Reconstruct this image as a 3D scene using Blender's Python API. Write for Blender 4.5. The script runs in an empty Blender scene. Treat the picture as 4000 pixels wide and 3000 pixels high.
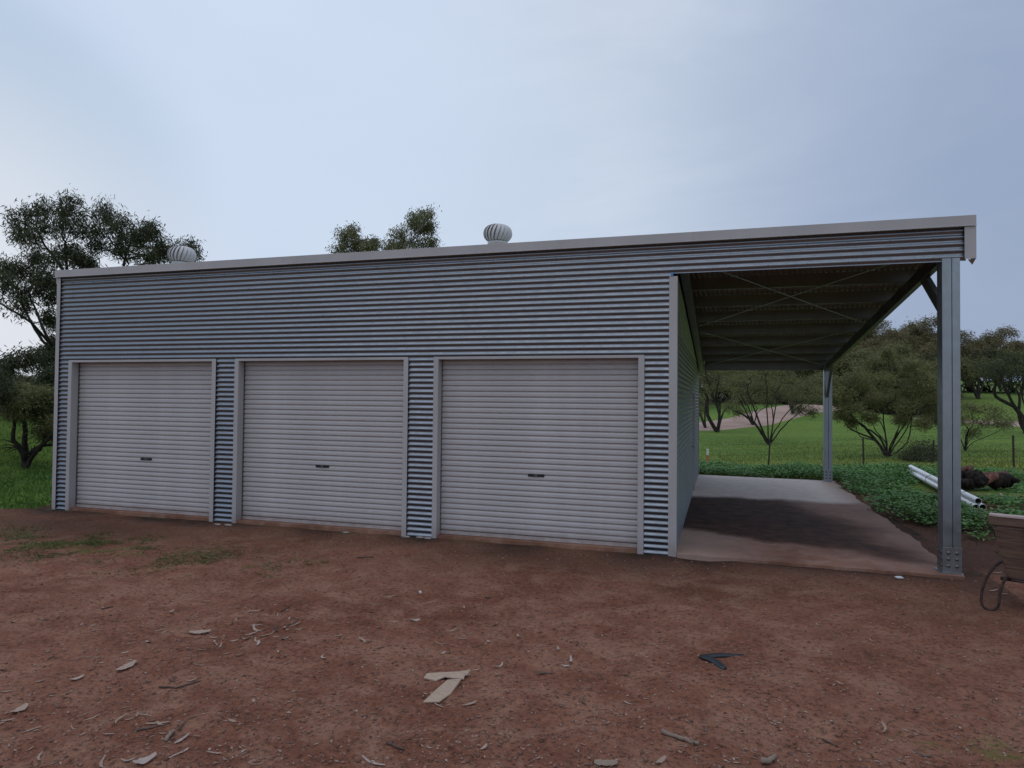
import bpy, math, random
import numpy as np
from mathutils import Vector, Matrix

random.seed(7)
rng = np.random.default_rng(7)
S = bpy.context.scene
COL = S.collection

# ------------------------------------------------------------------ camera
CAM = np.array([11.0342, -8.9309, 1.9499])
PITCH, YAW, ROLL, FPX = 0.0215, -0.2977, 0.0099, 2649.74
fwd = np.array([math.sin(YAW)*math.cos(PITCH), math.cos(YAW)*math.cos(PITCH), math.sin(PITCH)])
_r = np.array([math.cos(YAW), -math.sin(YAW), 0.0]); _u = np.cross(_r, fwd)
RV = _r*math.cos(ROLL)+_u*math.sin(ROLL); UV = -_r*math.sin(ROLL)+_u*math.cos(ROLL)
cam = bpy.data.cameras.new('camera'); cam.sensor_width = 36; cam.lens = FPX/4000*36
cam.clip_start = 0.05; cam.clip_end = 3000
co = bpy.data.objects.new('camera', cam); COL.objects.link(co)
M = Matrix.Identity(4)
for i in range(3):
    M[i][0] = RV[i]; M[i][1] = UV[i]; M[i][2] = -fwd[i]; M[i][3] = CAM[i]
co.matrix_world = M
S.camera = co

# ------------------------------------------------------------------ world
SUN_EL, SUN_AZ = math.radians(72), math.radians(215)
w = bpy.data.worlds.new("World"); S.world = w; w.use_nodes = True
nt = w.node_tree; nt.nodes.clear()
N = nt.nodes.new; L = nt.links.new
out = N('ShaderNodeOutputWorld'); bg = N('ShaderNodeBackground')
sky = N('ShaderNodeTexSky'); sky.sky_type = 'NISHITA'; sky.sun_disc = False
sky.sun_elevation = SUN_EL; sky.sun_rotation = SUN_AZ; sky.air_density = 1.5; sky.dust_density = 3
tc = N('ShaderNodeTexCoord')
def vmath(op, a, b=None, out_i=0):
    n = N('ShaderNodeVectorMath'); n.operation = op
    L(a, n.inputs[0])
    if b is not None:
        if hasattr(b, 'links'): L(b, n.inputs[1])
        else: n.inputs[1].default_value = b
    return n.outputs[1] if op in ('DOT_PRODUCT', 'LENGTH') else n.outputs[0]
def wmath(op, a, b, clamp=False):
    n = N('ShaderNodeMath'); n.operation = op; n.use_clamp = clamp
    for i, v in enumerate((a, b)):
        if hasattr(v, 'links'): L(v, n.inputs[i])
        else: n.inputs[i].default_value = v
    return n.outputs[0]
def wmix(f, a, b):
    n = N('ShaderNodeMix'); n.data_type = 'RGBA'
    if hasattr(f, 'links'): L(f, n.inputs[0])
    else: n.inputs[0].default_value = f
    for i, v in ((6, a), (7, b)):
        if hasattr(v, 'links'): L(v, n.inputs[i])
        else: n.inputs[i].default_value = (*v, 1)
    return n.outputs[2]
def blob(d, lo, hi):
    d = np.array(d, float); d /= np.linalg.norm(d)
    dp = vmath('DOT_PRODUCT', tc.outputs['Generated'], tuple(d))
    m = N('ShaderNodeMapRange'); m.interpolation_type = 'SMOOTHSTEP'
    L(dp, m.inputs[0]); m.inputs[1].default_value = lo; m.inputs[2].default_value = hi
    return m.outputs[0]
def cdir(px, py):
    return fwd+RV*(px-2000)/FPX+UV*(1500-py)/FPX
# broad overcast: soft streaky cloud noise stretched along the horizon
mp = N('ShaderNodeMapping'); mp.inputs['Scale'].default_value = (1.0, 1.0, 2.6)
mp.inputs['Rotation'].default_value = (0.25, 0.35, 0.2)
L(tc.outputs['Generated'], mp.inputs[0])
n1 = N('ShaderNodeTexNoise'); n1.inputs['Scale'].default_value = 2.1; n1.inputs['Detail'].default_value = 5
n1.inputs['Roughness'].default_value = 0.55; n1.inputs['Distortion'].default_value = .5
L(mp.outputs[0], n1.inputs['Vector'])
mr = N('ShaderNodeMapRange'); mr.inputs[1].default_value = 0.33; mr.inputs[2].default_value = 0.68
mr.interpolation_type = 'SMOOTHSTEP'
L(n1.outputs[0], mr.inputs[0])
c = wmix(mr.outputs[0], (0.390, 0.495, 0.690), (0.640, 0.735, 0.900))
c = wmix(wmath('MULTIPLY', blob(cdir(2050, 300), 0.80, 1.0), 0.6), c, (0.66, 0.73, 0.83))
c = wmix(wmath('MULTIPLY', blob(cdir(900, 420), 0.88, 1.0), 0.75), c, (0.68, 0.78, 0.96))
c = wmix(wmath('MULTIPLY', blob(cdir(1500, 1150), 0.86, 1.0), 0.5), c, (0.62, 0.72, 0.88))
c = wmix(wmath('MULTIPLY', blob(cdir(5200, 900), 0.72, 1.0), 0.9), c, (0.30, 0.375, 0.54))
c = wmix(wmath('MULTIPLY', blob(cdir(-150, 760), 0.955, 1.0), 0.75), c, (0.42, 0.55, 0.70))
c = wmix(wmath('MULTIPLY', blob(cdir(-500, 1500), 0.90, 1.0), 0.95), c, (0.80, 0.83, 0.90))
c = wmix(0.08, c, vmath('MULTIPLY', sky.outputs[0], (0.1, 0.1, 0.1)))
L(c, bg.inputs[0]); bg.inputs[1].default_value = 1.0
L(bg.outputs[0], out.inputs[0])

sun = bpy.data.lights.new('sun', 'SUN'); sun.energy = 0.5; sun.angle = math.radians(60); sun.color = (1, .96, .92)
so = bpy.data.objects.new('sun', sun); COL.objects.link(so)
sd = Vector((math.sin(SUN_AZ)*math.cos(SUN_EL), math.cos(SUN_AZ)*math.cos(SUN_EL), math.sin(SUN_EL)))
so.rotation_euler = sd.to_track_quat('Z', 'Y').to_euler(); so.location = (0, -20, 30)

S.render.engine = 'CYCLES'
S.view_settings.view_transform = 'Standard'; S.view_settings.look = 'None'
S.view_settings.exposure = 0.0; S.view_settings.gamma = 1; S.view_settings.use_curve_mapping = False
try: S.cycles.max_bounces = 8
except Exception: pass

# ------------------------------------------------------------------ helpers
def at_z(px, py, z):
    d = cdir(px, py); t = (z-CAM[2])/d[2]; return CAM+t*d
def at_d(px, py, dist):
    d = cdir(px, py); t = dist/math.hypot(d[0], d[1]); return CAM+t*d

class MB:
    """collects polygons; build() links them as ONE mesh object"""
    def __init__(s): s.v = []; s.f = []
    def poly(s, pts, faces):
        o = len(s.v); s.v += [tuple(p) for p in pts]; s.f += [tuple(i+o for i in f) for f in faces]; return s
    def box(s, a, b):
        x0, y0, z0 = a; x1, y1, z1 = b
        return s.poly([(x0,y0,z0),(x1,y0,z0),(x1,y1,z0),(x0,y1,z0),(x0,y0,z1),(x1,y0,z1),(x1,y1,z1),(x0,y1,z1)],
                      [(0,3,2,1),(4,5,6,7),(0,1,5,4),(1,2,6,5),(2,3,7,6),(3,0,4,7)])
    def beam(s, p, q, up, w_, h):
        """box section from p to q; w_ sideways, h along up"""
        p = Vector(p); q = Vector(q); d = (q-p).normalized(); up = Vector(up)
        sd_ = d.cross(up).normalized(); u2 = sd_.cross(d).normalized()
        pts = []
        for c0 in (p, q):
            for a, b in ((-1,-1),(1,-1),(1,1),(-1,1)):
                pts.append(c0+sd_*a*w_/2+u2*b*h/2)
        return s.poly(pts, [(0,1,2,3),(7,6,5,4),(0,4,5,1),(1,5,6,2),(2,6,7,3),(3,7,4,0)])
    def tube(s, pts, rad, n=6, cap=True):
        pts = [Vector(p) for p in pts]
        if not hasattr(rad, '__len__'): rad = [rad]*len(pts)
        o = len(s.v); prev = None
        for i, p in enumerate(pts):
            d = (pts[min(i+1, len(pts)-1)]-pts[max(i-1, 0)])
            if d.length < 1e-9: d = Vector((0, 0, 1))
            d.normalize()
            if prev is None:
                a = d.orthogonal().normalized()
            else:
                a = (prev-d*prev.dot(d))
                a = a.normalized() if a.length > 1e-6 else d.orthogonal().normalized()
            prev = a; b = d.cross(a)
            for k in range(n):
                t = 2*math.pi*k/n
                s.v.append(tuple(p+(a*math.cos(t)+b*math.sin(t))*rad[i]))
        for i in range(len(pts)-1):
            for k in range(n):
                s.f.append((o+i*n+k, o+i*n+(k+1) % n, o+(i+1)*n+(k+1) % n, o+(i+1)*n+k))
        if cap:
            s.f.append(tuple(o+k for k in range(n))[::-1])
            s.f.append(tuple(o+(len(pts)-1)*n+k for k in range(n)))
        return s
    def lathe(s, prof, c=(0,0,0), n=24):
        o = len(s.v)
        for r, z in prof:
            for k in range(n):
                t = 2*math.pi*k/n; s.v.append((c[0]+r*math.cos(t), c[1]+r*math.sin(t), c[2]+z))
        for i in range(len(prof)-1):
            for k in range(n):
                s.f.append((o+i*n+k, o+i*n+(k+1) % n, o+(i+1)*n+(k+1) % n, o+(i+1)*n+k))
        return s
    def mesh(s, name, mat, smooth=False):
        me = bpy.data.meshes.new(name); me.from_pydata(s.v, [], s.f); me.update()
        if smooth: me.polygons.foreach_set('use_smooth', [True]*len(me.polygons))
        me.materials.append(mat); return me
    def build(s, name, mat, parent=None, smooth=False, bevel=0):
        return link(name, s.mesh(name, mat, smooth), parent, bevel)

def link(name, me, parent=None, bevel=0, loc=None):
    o = bpy.data.objects.new(name, me); COL.objects.link(o)
    if parent is not None: o.parent = parent
    if loc is not None: o.location = loc
    if bevel:
        b = o.modifiers.new('bevel', 'BEVEL'); b.width = bevel; b.segments = 2; b.limit_method = 'ANGLE'
    return o
def tag(o, label=None, cat=None, group=None, kind=None):
    if label: o['label'] = label
    if cat: o['category'] = cat
    if group: o['group'] = group
    if kind: o['kind'] = kind
    return o
def thing(name, label, cat, loc=(0,0,0), rz=0, group=None):
    o = bpy.data.objects.new(name, None); COL.objects.link(o)
    o.location = loc; o.rotation_euler = (0, 0, rz); o.empty_display_size = 0.2
    return tag(o, label, cat, group)
def np_mesh(name, V, F, mat, smooth=False):
    """fast mesh from numpy arrays, F (n,k)"""
    me = bpy.data.meshes.new(name); k = F.shape[1]
    me.vertices.add(len(V)); me.vertices.foreach_set('co', V.astype(np.float32).ravel())
    me.loops.add(F.size); me.loops.foreach_set('vertex_index', F.astype(np.int32).ravel())
    me.polygons.add(len(F)); me.polygons.foreach_set('loop_start', np.arange(len(F), dtype=np.int32)*k)
    me.update(calc_edges=True)
    if smooth: me.polygons.foreach_set('use_smooth', [True]*len(F))
    me.materials.append(mat); return me

# ------------------------------------------------------------------ materials
class MT:
    def __init__(s, name):
        s.m = bpy.data.materials.new(name); s.m.use_nodes = True; s.t = s.m.node_tree
        s.b = s.t.nodes['Principled BSDF']; s.out = s.t.nodes['Material Output']; s._tc = None
    def n(s, ty, **kw):
        x = s.t.nodes.new(ty)
        for k, v in kw.items(): setattr(x, k, v)
        return x
    def l(s, a, b): s.t.links.new(a, b)
    def coord(s, which='Object'):
        if s._tc is None: s._tc = s.n('ShaderNodeTexCoord')
        return s._tc.outputs[which]
    def mapped(s, scale=(1,1,1), which='Object', vec=None):
        m = s.n('ShaderNodeMapping'); m.inputs['Scale'].default_value = scale
        s.l(vec or s.coord(which), m.inputs[0]); return m.outputs[0]
    def noise(s, scale, detail=4, rough=.55, vec=None, dist=0):
        x = s.n('ShaderNodeTexNoise'); x.inputs['Scale'].default_value = scale
        x.inputs['Detail'].default_value = detail; x.inputs['Roughness'].default_value = rough
        x.inputs['Distortion'].default_value = dist
        s.l(vec or s.coord(), x.inputs['Vector']); return x.outputs[0]
    def voro(s, scale, vec=None, out='Distance', feature='F1'):
        x = s.n('ShaderNodeTexVoronoi'); x.inputs['Scale'].default_value = scale; x.feature = feature
        s.l(vec or s.coord(), x.inputs['Vector']); return x.outputs[out]
    def rng(s, v, a, b, c=0., d=1., smooth=True):
        x = s.n('ShaderNodeMapRange'); s.l(v, x.inputs[0])
        if smooth: x.interpolation_type = 'SMOOTHSTEP'
        for i, q in enumerate((a, b, c, d)): x.inputs[i+1].default_value = q
        return x.outputs[0]
    def mix(s, f, a, b, blend='MIX'):
        x = s.n('ShaderNodeMix', data_type='RGBA', blend_type=blend)
        for i, v in ((0, f), (6, a), (7, b)):
            if hasattr(v, 'links'): s.l(v, x.inputs[i])
            elif i == 0: x.inputs[0].default_value = v
            else: x.inputs[i].default_value = (*v, 1)
        return x.outputs[2]
    def math(s, op, a, b=0., clamp=False):
        x = s.n('ShaderNodeMath', operation=op, use_clamp=clamp)
        for i, v in enumerate((a, b)):
            if hasattr(v, 'links'): s.l(v, x.inputs[i])
            else: x.inputs[i].default_value = v
        return x.outputs[0]
    def bump(s, h, strength=.5, dist=.01):
        x = s.n('ShaderNodeBump'); x.inputs['Strength'].default_value = strength
        x.inputs['Distance'].default_value = dist; s.l(h, x.inputs['Height'])
        s.l(x.outputs[0], s.b.inputs['Normal']); return x
    def set(s, col=None, rough=None, metal=None, spec=None):
        for k, v in (('Base Color', col), ('Roughness', rough), ('Metallic', metal), ('Specular IOR Level', spec)):
            if v is None: continue
            if hasattr(v, 'links'): s.l(v, s.b.inputs[k])
            else: s.b.inputs[k].default_value = (*v, 1) if isinstance(v, tuple) else v
        return s
    def random_island(s):
        return s.n('ShaderNodeNewGeometry').outputs['Random Per Island']
    def random_object(s):
        return s.n('ShaderNodeObjectInfo').outputs['Random']

def m_galv(name, base=(.325,.35,.365), rough=.42, metal=.85, var=.05):
    m = MT(name)
    sp = m.noise(11, 5, .65, vec=m.mapped((1, 1, .5)))
    a = m.mix(m.rng(sp, .3, .7), tuple(v*(1-var) for v in base), tuple(min(1, v*(1+var)) for v in base))
    st = m.noise(2.2, 4, .6)
    a = m.mix(m.rng(st, .45, .75, 0, .35), a, tuple(v*.72 for v in base))
    m.set(a, m.rng(m.noise(9, 3), .3, .7, rough-.06, rough+.08), metal)
    return m.m
def m_paint(name, base, rough=.45, dirt=.25, var=.06):
    m = MT(name)
    st = m.noise(1.3, 5, .6, vec=m.mapped((1,1,.35)))
    a = m.mix(m.rng(st, .35, .7), tuple(v*(1-var) for v in base), tuple(v*(1+var) for v in base))
    # red dust splashed on the lowest 25 cm
    g = m.n('ShaderNodeNewGeometry'); sx = m.n('ShaderNodeSeparateXYZ'); m.l(g.outputs['Position'], sx.inputs[0])
    h = m.rng(sx.outputs[2], -.05, .34, 1, 0)
    d = m.math('MULTIPLY', m.math('MULTIPLY', h, h), m.rng(m.noise(7, 5, .7), .25, .75, .2, 1))
    a = m.mix(m.math('MULTIPLY', d, dirt*2, True), a, (.22, .115, .08))
    m.set(a, rough); m.bump(m.noise(180, 2), .05, .001)
    return m.m

GALV = m_galv('galvanised_steel')
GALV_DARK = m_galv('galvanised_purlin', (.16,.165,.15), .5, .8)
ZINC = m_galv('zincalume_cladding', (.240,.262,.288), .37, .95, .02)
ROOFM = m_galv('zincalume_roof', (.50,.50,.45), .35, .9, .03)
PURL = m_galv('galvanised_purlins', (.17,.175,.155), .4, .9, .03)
TRIM = m_paint('trim_paint', (.43,.40,.39), .42)
DOORP = m_paint('roller_door_paint', (.455,.42,.405), .34, .35)
VENTP = m_paint('vent_paint', (.56,.54,.53), .5)
BLACK = MT('black_plastic').set((.014,.014,.015), .45).m
HANDLE = MT('black_lock').set((.02,.02,.024), .35).m

m = MT('concrete')
big = m.noise(.9, 6, .62, dist=.4); fine = m.noise(30, 5, .7); mid = m.noise(4.5, 5, .6, dist=.6)
pos = m.n('ShaderNodeNewGeometry').outputs['Position']
sx = m.n('ShaderNodeSeparateXYZ'); m.l(pos, sx.inputs[0]); X_, Y_ = sx.outputs[0], sx.outputs[1]
clean = m.mix(m.rng(mid, .3, .7), (.64,.52,.44), (.76,.64,.56))
clean = m.mix(m.rng(fine, .35, .75, 0, .5), clean, (.46,.37,.32))
redd = m.mix(m.rng(big, .3, .7), (.165,.070,.042), (.285,.142,.090))
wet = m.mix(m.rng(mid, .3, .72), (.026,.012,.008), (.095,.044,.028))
# wandering edge coordinate
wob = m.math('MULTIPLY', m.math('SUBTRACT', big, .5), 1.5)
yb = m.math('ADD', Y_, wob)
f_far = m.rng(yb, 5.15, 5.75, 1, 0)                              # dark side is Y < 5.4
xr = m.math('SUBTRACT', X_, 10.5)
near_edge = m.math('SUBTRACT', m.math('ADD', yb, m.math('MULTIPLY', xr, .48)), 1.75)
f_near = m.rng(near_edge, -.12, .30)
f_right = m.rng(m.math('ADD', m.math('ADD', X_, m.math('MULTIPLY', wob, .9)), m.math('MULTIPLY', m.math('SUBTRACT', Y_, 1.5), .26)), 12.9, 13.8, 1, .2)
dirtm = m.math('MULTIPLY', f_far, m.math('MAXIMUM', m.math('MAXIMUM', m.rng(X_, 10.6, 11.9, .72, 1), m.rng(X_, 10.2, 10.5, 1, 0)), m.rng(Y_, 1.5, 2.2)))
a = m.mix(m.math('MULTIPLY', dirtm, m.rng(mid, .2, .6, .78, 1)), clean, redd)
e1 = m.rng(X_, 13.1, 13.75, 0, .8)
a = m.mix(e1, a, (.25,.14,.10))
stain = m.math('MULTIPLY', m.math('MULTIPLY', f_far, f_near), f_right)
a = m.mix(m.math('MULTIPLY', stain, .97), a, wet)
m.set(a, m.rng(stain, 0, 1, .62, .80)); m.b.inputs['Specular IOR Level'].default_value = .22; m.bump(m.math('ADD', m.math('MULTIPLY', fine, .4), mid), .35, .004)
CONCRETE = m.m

m = MT('red_dirt')
gatt = m.n('ShaderNodeAttribute', attribute_name='grass').outputs['Fac']
matt = m.n('ShaderNodeAttribute', attribute_name='damp').outputs['Fac']
satt = m.n('ShaderNodeAttribute', attribute_name='dry').outputs['Fac']
big = m.noise(.42, 7, .62, dist=.8); mid = m.noise(2.6, 7, .65, dist=.5); fine = m.noise(26, 8, .72); grit = m.noise(120, 4, .7)
a = m.mix(m.rng(big, .3, .7), (.215,.078,.044), (.335,.145,.090))
a = m.mix(m.rng(mid, .42, .68, 0, .8), a, (.430,.225,.145))
a = m.mix(m.rng(mid, .25, .44, .75, 0), a, (.125,.050,.030))
a = m.mix(m.rng(fine, .33, .51, .8, 0), a, (.050,.024,.017))
a = m.mix(m.rng(fine, .54, .70, 0, .65), a, (.44,.24,.16))
peb = m.voro(75); pebc = m.voro(75, out='Color')
sepc = m.n('ShaderNodeSeparateColor'); m.l(pebc, sepc.inputs[0])
pm = m.math('MULTIPLY', m.rng(peb, .18, .32, 1, 0), m.rng(sepc.outputs[0], .72, .76))
a = m.mix(m.math('MULTIPLY', pm, .65), a, (.36,.27,.235))
a = m.mix(m.rng(grit, .5, .75, 0, .35), a, (.06,.036,.03))
dirt = m.mix(m.math('MULTIPLY', matt, m.rng(mid, .2, .65, .55, 1)), a, (.040,.027,.020))
gn = m.noise(1.6, 6, .65); gf = m.noise(22, 5, .7); gb = m.noise(.12, 4, .55, vec=m.mapped((.35, 1.6, 1)))
g = m.mix(m.rng(gn, .3, .7), (.115,.190,.034), (.165,.235,.042))
g = m.mix(m.rng(gb, .42, .62, 0, .6), g, (.085,.165,.030))
g = m.mix(m.math('MULTIPLY', satt, m.rng(gn, .2, .7, .55, 1)), g, (.330,.300,.075))
g = m.mix(m.rng(gf, .5, .7, 0, .45), g, (.040,.075,.018))
scr = m.n('ShaderNodeAttribute', attribute_name='scrub').outputs['Fac']
g = m.mix(m.math('MULTIPLY', scr, m.rng(gn, .2, .6, .6, 1)), g, (.075,.070,.038))
gm = m.rng(m.math('ADD', gatt, m.math('MULTIPLY', m.math('SUBTRACT', m.noise(3.5, 8, .75), .5), 1.0)), .42, .68)
tex = m.mix(gm, dirt, g)
m.set(tex, .95, spec=.15)
hh = m.math('ADD', m.math('MULTIPLY', fine, .9), m.math('ADD', mid, m.math('MULTIPLY', grit, .25)))
hh = m.math('ADD', hh, m.math('MULTIPLY', pm, .35))
m.bump(hh, 1.0, .034)
GROUND = m.m

m = MT('dirt_road')
a = m.mix(m.rng(m.noise(.5, 5), .3, .7), (.36,.245,.195), (.46,.33,.275))
a = m.mix(m.rng(m.noise(6, 5, .7), .45, .7, 0, .5), a, (.28,.19,.15))
m.set(a, .95, spec=.1); ROADM = m.m

def m_leaf(name, cols, rough=.6, trans=.28):
    m = MT(name); r = m.random_island()
    cr = m.n('ShaderNodeValToRGB'); m.l(r, cr.inputs[0]); cr.color_ramp.interpolation = 'CONSTANT'
    e = cr.color_ramp.elements
    while len(e) < len(cols): e.new(.5)
    for i, c in enumerate(cols): e[i].position = i/len(cols); e[i].color = (*c, 1)
    cl = m.mix(m.rng(m.noise(1.1, 3), .35, .65, 0, .5), cr.outputs[0], tuple(v*.62 for v in cols[0]))
    m.set(cl, rough, spec=.3)
    tr = m.n('ShaderNodeBsdfTranslucent'); m.l(cl, tr.inputs[0])
    mx = m.n('ShaderNodeMixShader'); mx.inputs[0].default_value = trans
    m.l(m.b.outputs[0], mx.inputs[1]); m.l(tr.outputs[0], mx.inputs[2]); m.l(mx.outputs[0], m.out.inputs[0])
    return m.m
LEAF_DARK = m_leaf('gum_leaf_dark', [(.060,.070,.030),(.080,.088,.038),(.042,.052,.026),(.110,.112,.052),(.068,.076,.028)])
LEAF_OLIVE = m_leaf('mallee_leaf_olive', [(.185,.190,.070),(.140,.155,.058),(.235,.225,.090),(.105,.120,.046),(.275,.250,.105)])
LEAF_PALE = m_leaf('gum_leaf_pale', [(.20,.20,.095),(.15,.155,.07),(.27,.255,.13),(.15,.15,.06),(.11,.115,.05)])
LEAF_RUST = m_leaf('mallee_leaf_rusty', [(.205,.170,.075),(.160,.150,.064),(.245,.160,.095),(.110,.115,.050),(.215,.195,.080)])
LEAF_WEED = m_leaf('weed_leaf', [(.095,.225,.045),(.130,.280,.055),(.070,.175,.038),(.170,.330,.075),(.110,.240,.060)], .5, .2)
LEAF_GRASS = m_leaf('grass_blade', [(.100,.210,.035),(.125,.245,.040),(.075,.165,.028),(.155,.250,.055),(.100,.190,.034)], .6, .2)
YGR = m_leaf('yard_grass', [(.115,.190,.045),(.145,.215,.055),(.085,.135,.035),(.17,.22,.07),(.20,.18,.10)], .7, .15)
LEAF_SCRUB = m_leaf('scrub_blade', [(.060,.085,.028),(.085,.095,.040),(.110,.10,.055),(.050,.075,.025),(.13,.115,.075)], .7, .1)
def m_bark(name, a_, b_, rough=.9):
    m = MT(name); v = m.mapped((6, 6, 1.2))
    c = m.mix(m.rng(m.noise(3, 6, .7, vec=v), .35, .65), a_, b_)
    m.set(c, rough, spec=.15); m.bump(m.noise(5, 6, .7, vec=v), .6, .02); return m.m
BARK_DARK = m_bark('bark_dark', (.022,.018,.016), (.060,.050,.042))
BARK_GREY = m_bark('bark_grey', (.055,.048,.042), (.13,.115,.10))

# ------------------------------------------------------------------ terrain
def H_pts():
    P = []
    for x in range(-6, 21, 4):
        for y in range(-12, 12, 4): P.append((x, y, -.08))
    def pd(px, py, d): q = at_d(px, py, d); P.append(tuple(q))
    for a in ((3000,1870,19.5),(3500,1880,21),(3900,1890,21.5)): pd(*a)
    for a in ((2500,1838,29),(3000,1838,28),(3400,1830,28),(3750,1835,28),(4100,1835,28)): pd(*a)
    for a in ((3005,1738,46),(3468,1786,36),(2750,1712,50),(3500,1696,60),(3900,1700,58),(4300,1720,58)): pd(*a)
    for a in ((2740,1668,62),(3000,1622,72),(3190,1588,78),(3330,1606,85),(3550,1637,88),(3850,1652,84),(4050,1668,78),(4400,1680,75)): pd(*a)
    for a in ((3900,1566,102),(3950,1530,150),(3000,1545,112),(3300,1512,150),(3700,1530,160),(2700,1560,110),(4500,1560,150)): pd(*a)
    for a in ((3300,1470,300),(3900,1490,300),(2500,1530,300),(4600,1500,300)): pd(*a)
    for a in ((0,1800,21.5),(0,1700,36),(0,1640,55),(-600,1640,55),(600,1640,55),(1500,1650,60),(0,1570,150),(1000,1575,150),(1900,1575,150),(-900,1565,150)): pd(*a)
    for a in ((0,1548,400),(1200,1548,400),(-1500,1545,400)): pd(*a)
    for x, y in ((-60,-60),(0,-60),(60,-60),(60,-10),(90,30),(-80,0),(300,0),(-300,-100),(0,-300),(300,-200)): P.append((x, y, -.3))
    return np.array(P)
_P = H_pts(); _C = 5.0
def _phi(A, B):
    d2 = (A[:, None, 0]-B[None, :, 0])**2+(A[:, None, 1]-B[None, :, 1])**2
    return -np.sqrt(d2+_C*_C)
_K = _phi(_P[:, :2], _P[:, :2])+np.eye(len(_P))*1e-3
_K = np.block([[_K, np.ones((len(_P), 1))], [np.ones((1, len(_P))), np.zeros((1, 1))]])
_W = np.linalg.solve(_K, np.append(_P[:, 2], 0))
def H(x, y):
    x = np.atleast_1d(np.asarray(x, float)).ravel(); y = np.atleast_1d(np.asarray(y, float)).ravel()
    z = np.empty(len(x))
    for i in range(0, len(x), 20000):
        A = np.stack([x[i:i+20000], y[i:i+20000]], 1); z[i:i+20000] = _phi(A, _P[:, :2])@_W[:-1]+_W[-1]
    # the levelled yard round the shed
    dx = np.maximum(np.maximum(-4-x, x-15.0), 0); dy = np.maximum(np.maximum(-12-y, y-10.5), 0)
    t = np.clip(np.hypot(dx, dy)/7, 0, 1); t = t*t*(3-2*t)
    z = -.08*(1-t)+z*t
    # weedy bank beside and behind the carport slab
    d = np.maximum(x-14.2, 0); b = np.clip(d/1.6, 0, 1)*np.clip((y-2.0)/3, 0, 1)*np.clip((20-y)/6, 0, 1)*np.clip((22-x)/4, 0, 1)
    z += .12*b
    return z
def vnoise(x, y, s, seed=0):
    r = np.random.default_rng(seed); T = r.random((64, 64))
    u = x*s; v = y*s; i = np.floor(u).astype(int); j = np.floor(v).astype(int); fu = u-i; fv = v-j
    fu = fu*fu*(3-2*fu); fv = fv*fv*(3-2*fv)
    a = T[i % 64, j % 64]; b = T[(i+1) % 64, j % 64]; c_ = T[i % 64, (j+1) % 64]; d = T[(i+1) % 64, (j+1) % 64]
    return (a*(1-fu)+b*fu)*(1-fv)+(c_*(1-fu)+d*fu)*fv
def micro(x, y):
    """clods and footprints in the yard, fading out under the slab and far away"""
    z = (vnoise(x, y, .7, 1)-.5)*.05+(vnoise(x, y, 2.1, 2)-.5)*.028+(vnoise(x, y, 6, 3)-.5)*.018+(vnoise(x, y, 12, 4)-.5)*.014
    dx = np.maximum(np.maximum(-.05-x, x-13.8), 0); dy = np.maximum(np.maximum(-.12-y, y-9.5), 0)
    t = np.clip(np.hypot(dx, dy)/.25, 0, 1)
    far = np.clip(1-(np.hypot(x-9, y+2)-14)/10, 0, 1)
    # loose soil heaped a little against the footing, with the pit near the middle of the yard
    heap = (.034+.022*(vnoise(x, y, 3.1, 12)-.5))*np.exp(-np.maximum(-.15-y, 0)/.4)*np.clip((x+1.2)/.8, 0, 1)*np.clip((10.9-x)/.3, 0, 1)*(y < .4)
    heap = heap+.045*np.clip((x-10.7)/.5, 0, 1)*np.exp(-np.maximum(-.2-y, 0)/.35)*np.where(x < 13.6, (y < .4), np.exp(-np.maximum(y-.3, 0)/.6))*np.exp(-np.maximum(x-13.9, 0)/.4)
    pit = -.05*np.exp(-((x-at_z(1645,2340,-.09)[0])**2+(y-at_z(1645,2340,-.09)[1])**2)/.02)
    return (z*t+heap+pit)*far
def GZ(x, y):
    return H(x, y)+micro(np.atleast_1d(np.asarray(x, float)), np.atleast_1d(np.asarray(y, float)))
def gz(x, y): return float(GZ(x, y)[0])
def on_ground(px, py, lift=0):
    z = -.08
    for _ in range(4):
        q = at_z(px, py, z); z = gz(q[0], q[1])
    return (q[0], q[1], z+lift)

def axis(lo, hi, a, b, fine_, growth=1.16):
    xs = list(np.arange(a, b+1e-6, fine_)); st = fine_
    while xs[-1] < hi: st *= growth; xs.append(xs[-1]+min(st, 30))
    st = fine_; ls = []
    x = a
    while x > lo: st *= growth; x -= min(st, 30); ls.append(x)
    return np.array(ls[::-1]+xs)
xs = axis(-900, 900, -1.0, 16.2, .04, 1.10); ys = axis(-600, 1500, -6.6, .3, .035, 1.08)
# keep moderately fine cells where the paddock is in view
XX, YY = np.meshgrid(xs, ys)
fx, fy = XX.ravel(), YY.ravel()
fz = GZ(fx, fy)
nx, ny = len(xs), len(ys)
idx = np.arange(nx*ny).reshape(ny, nx)
F = np.stack([idx[:-1, :-1], idx[:-1, 1:], idx[1:, 1:], idx[1:, :-1]], -1).reshape(-1, 4)
me = np_mesh('ground', np.stack([fx, fy, fz], 1), F, GROUND, True)
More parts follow.
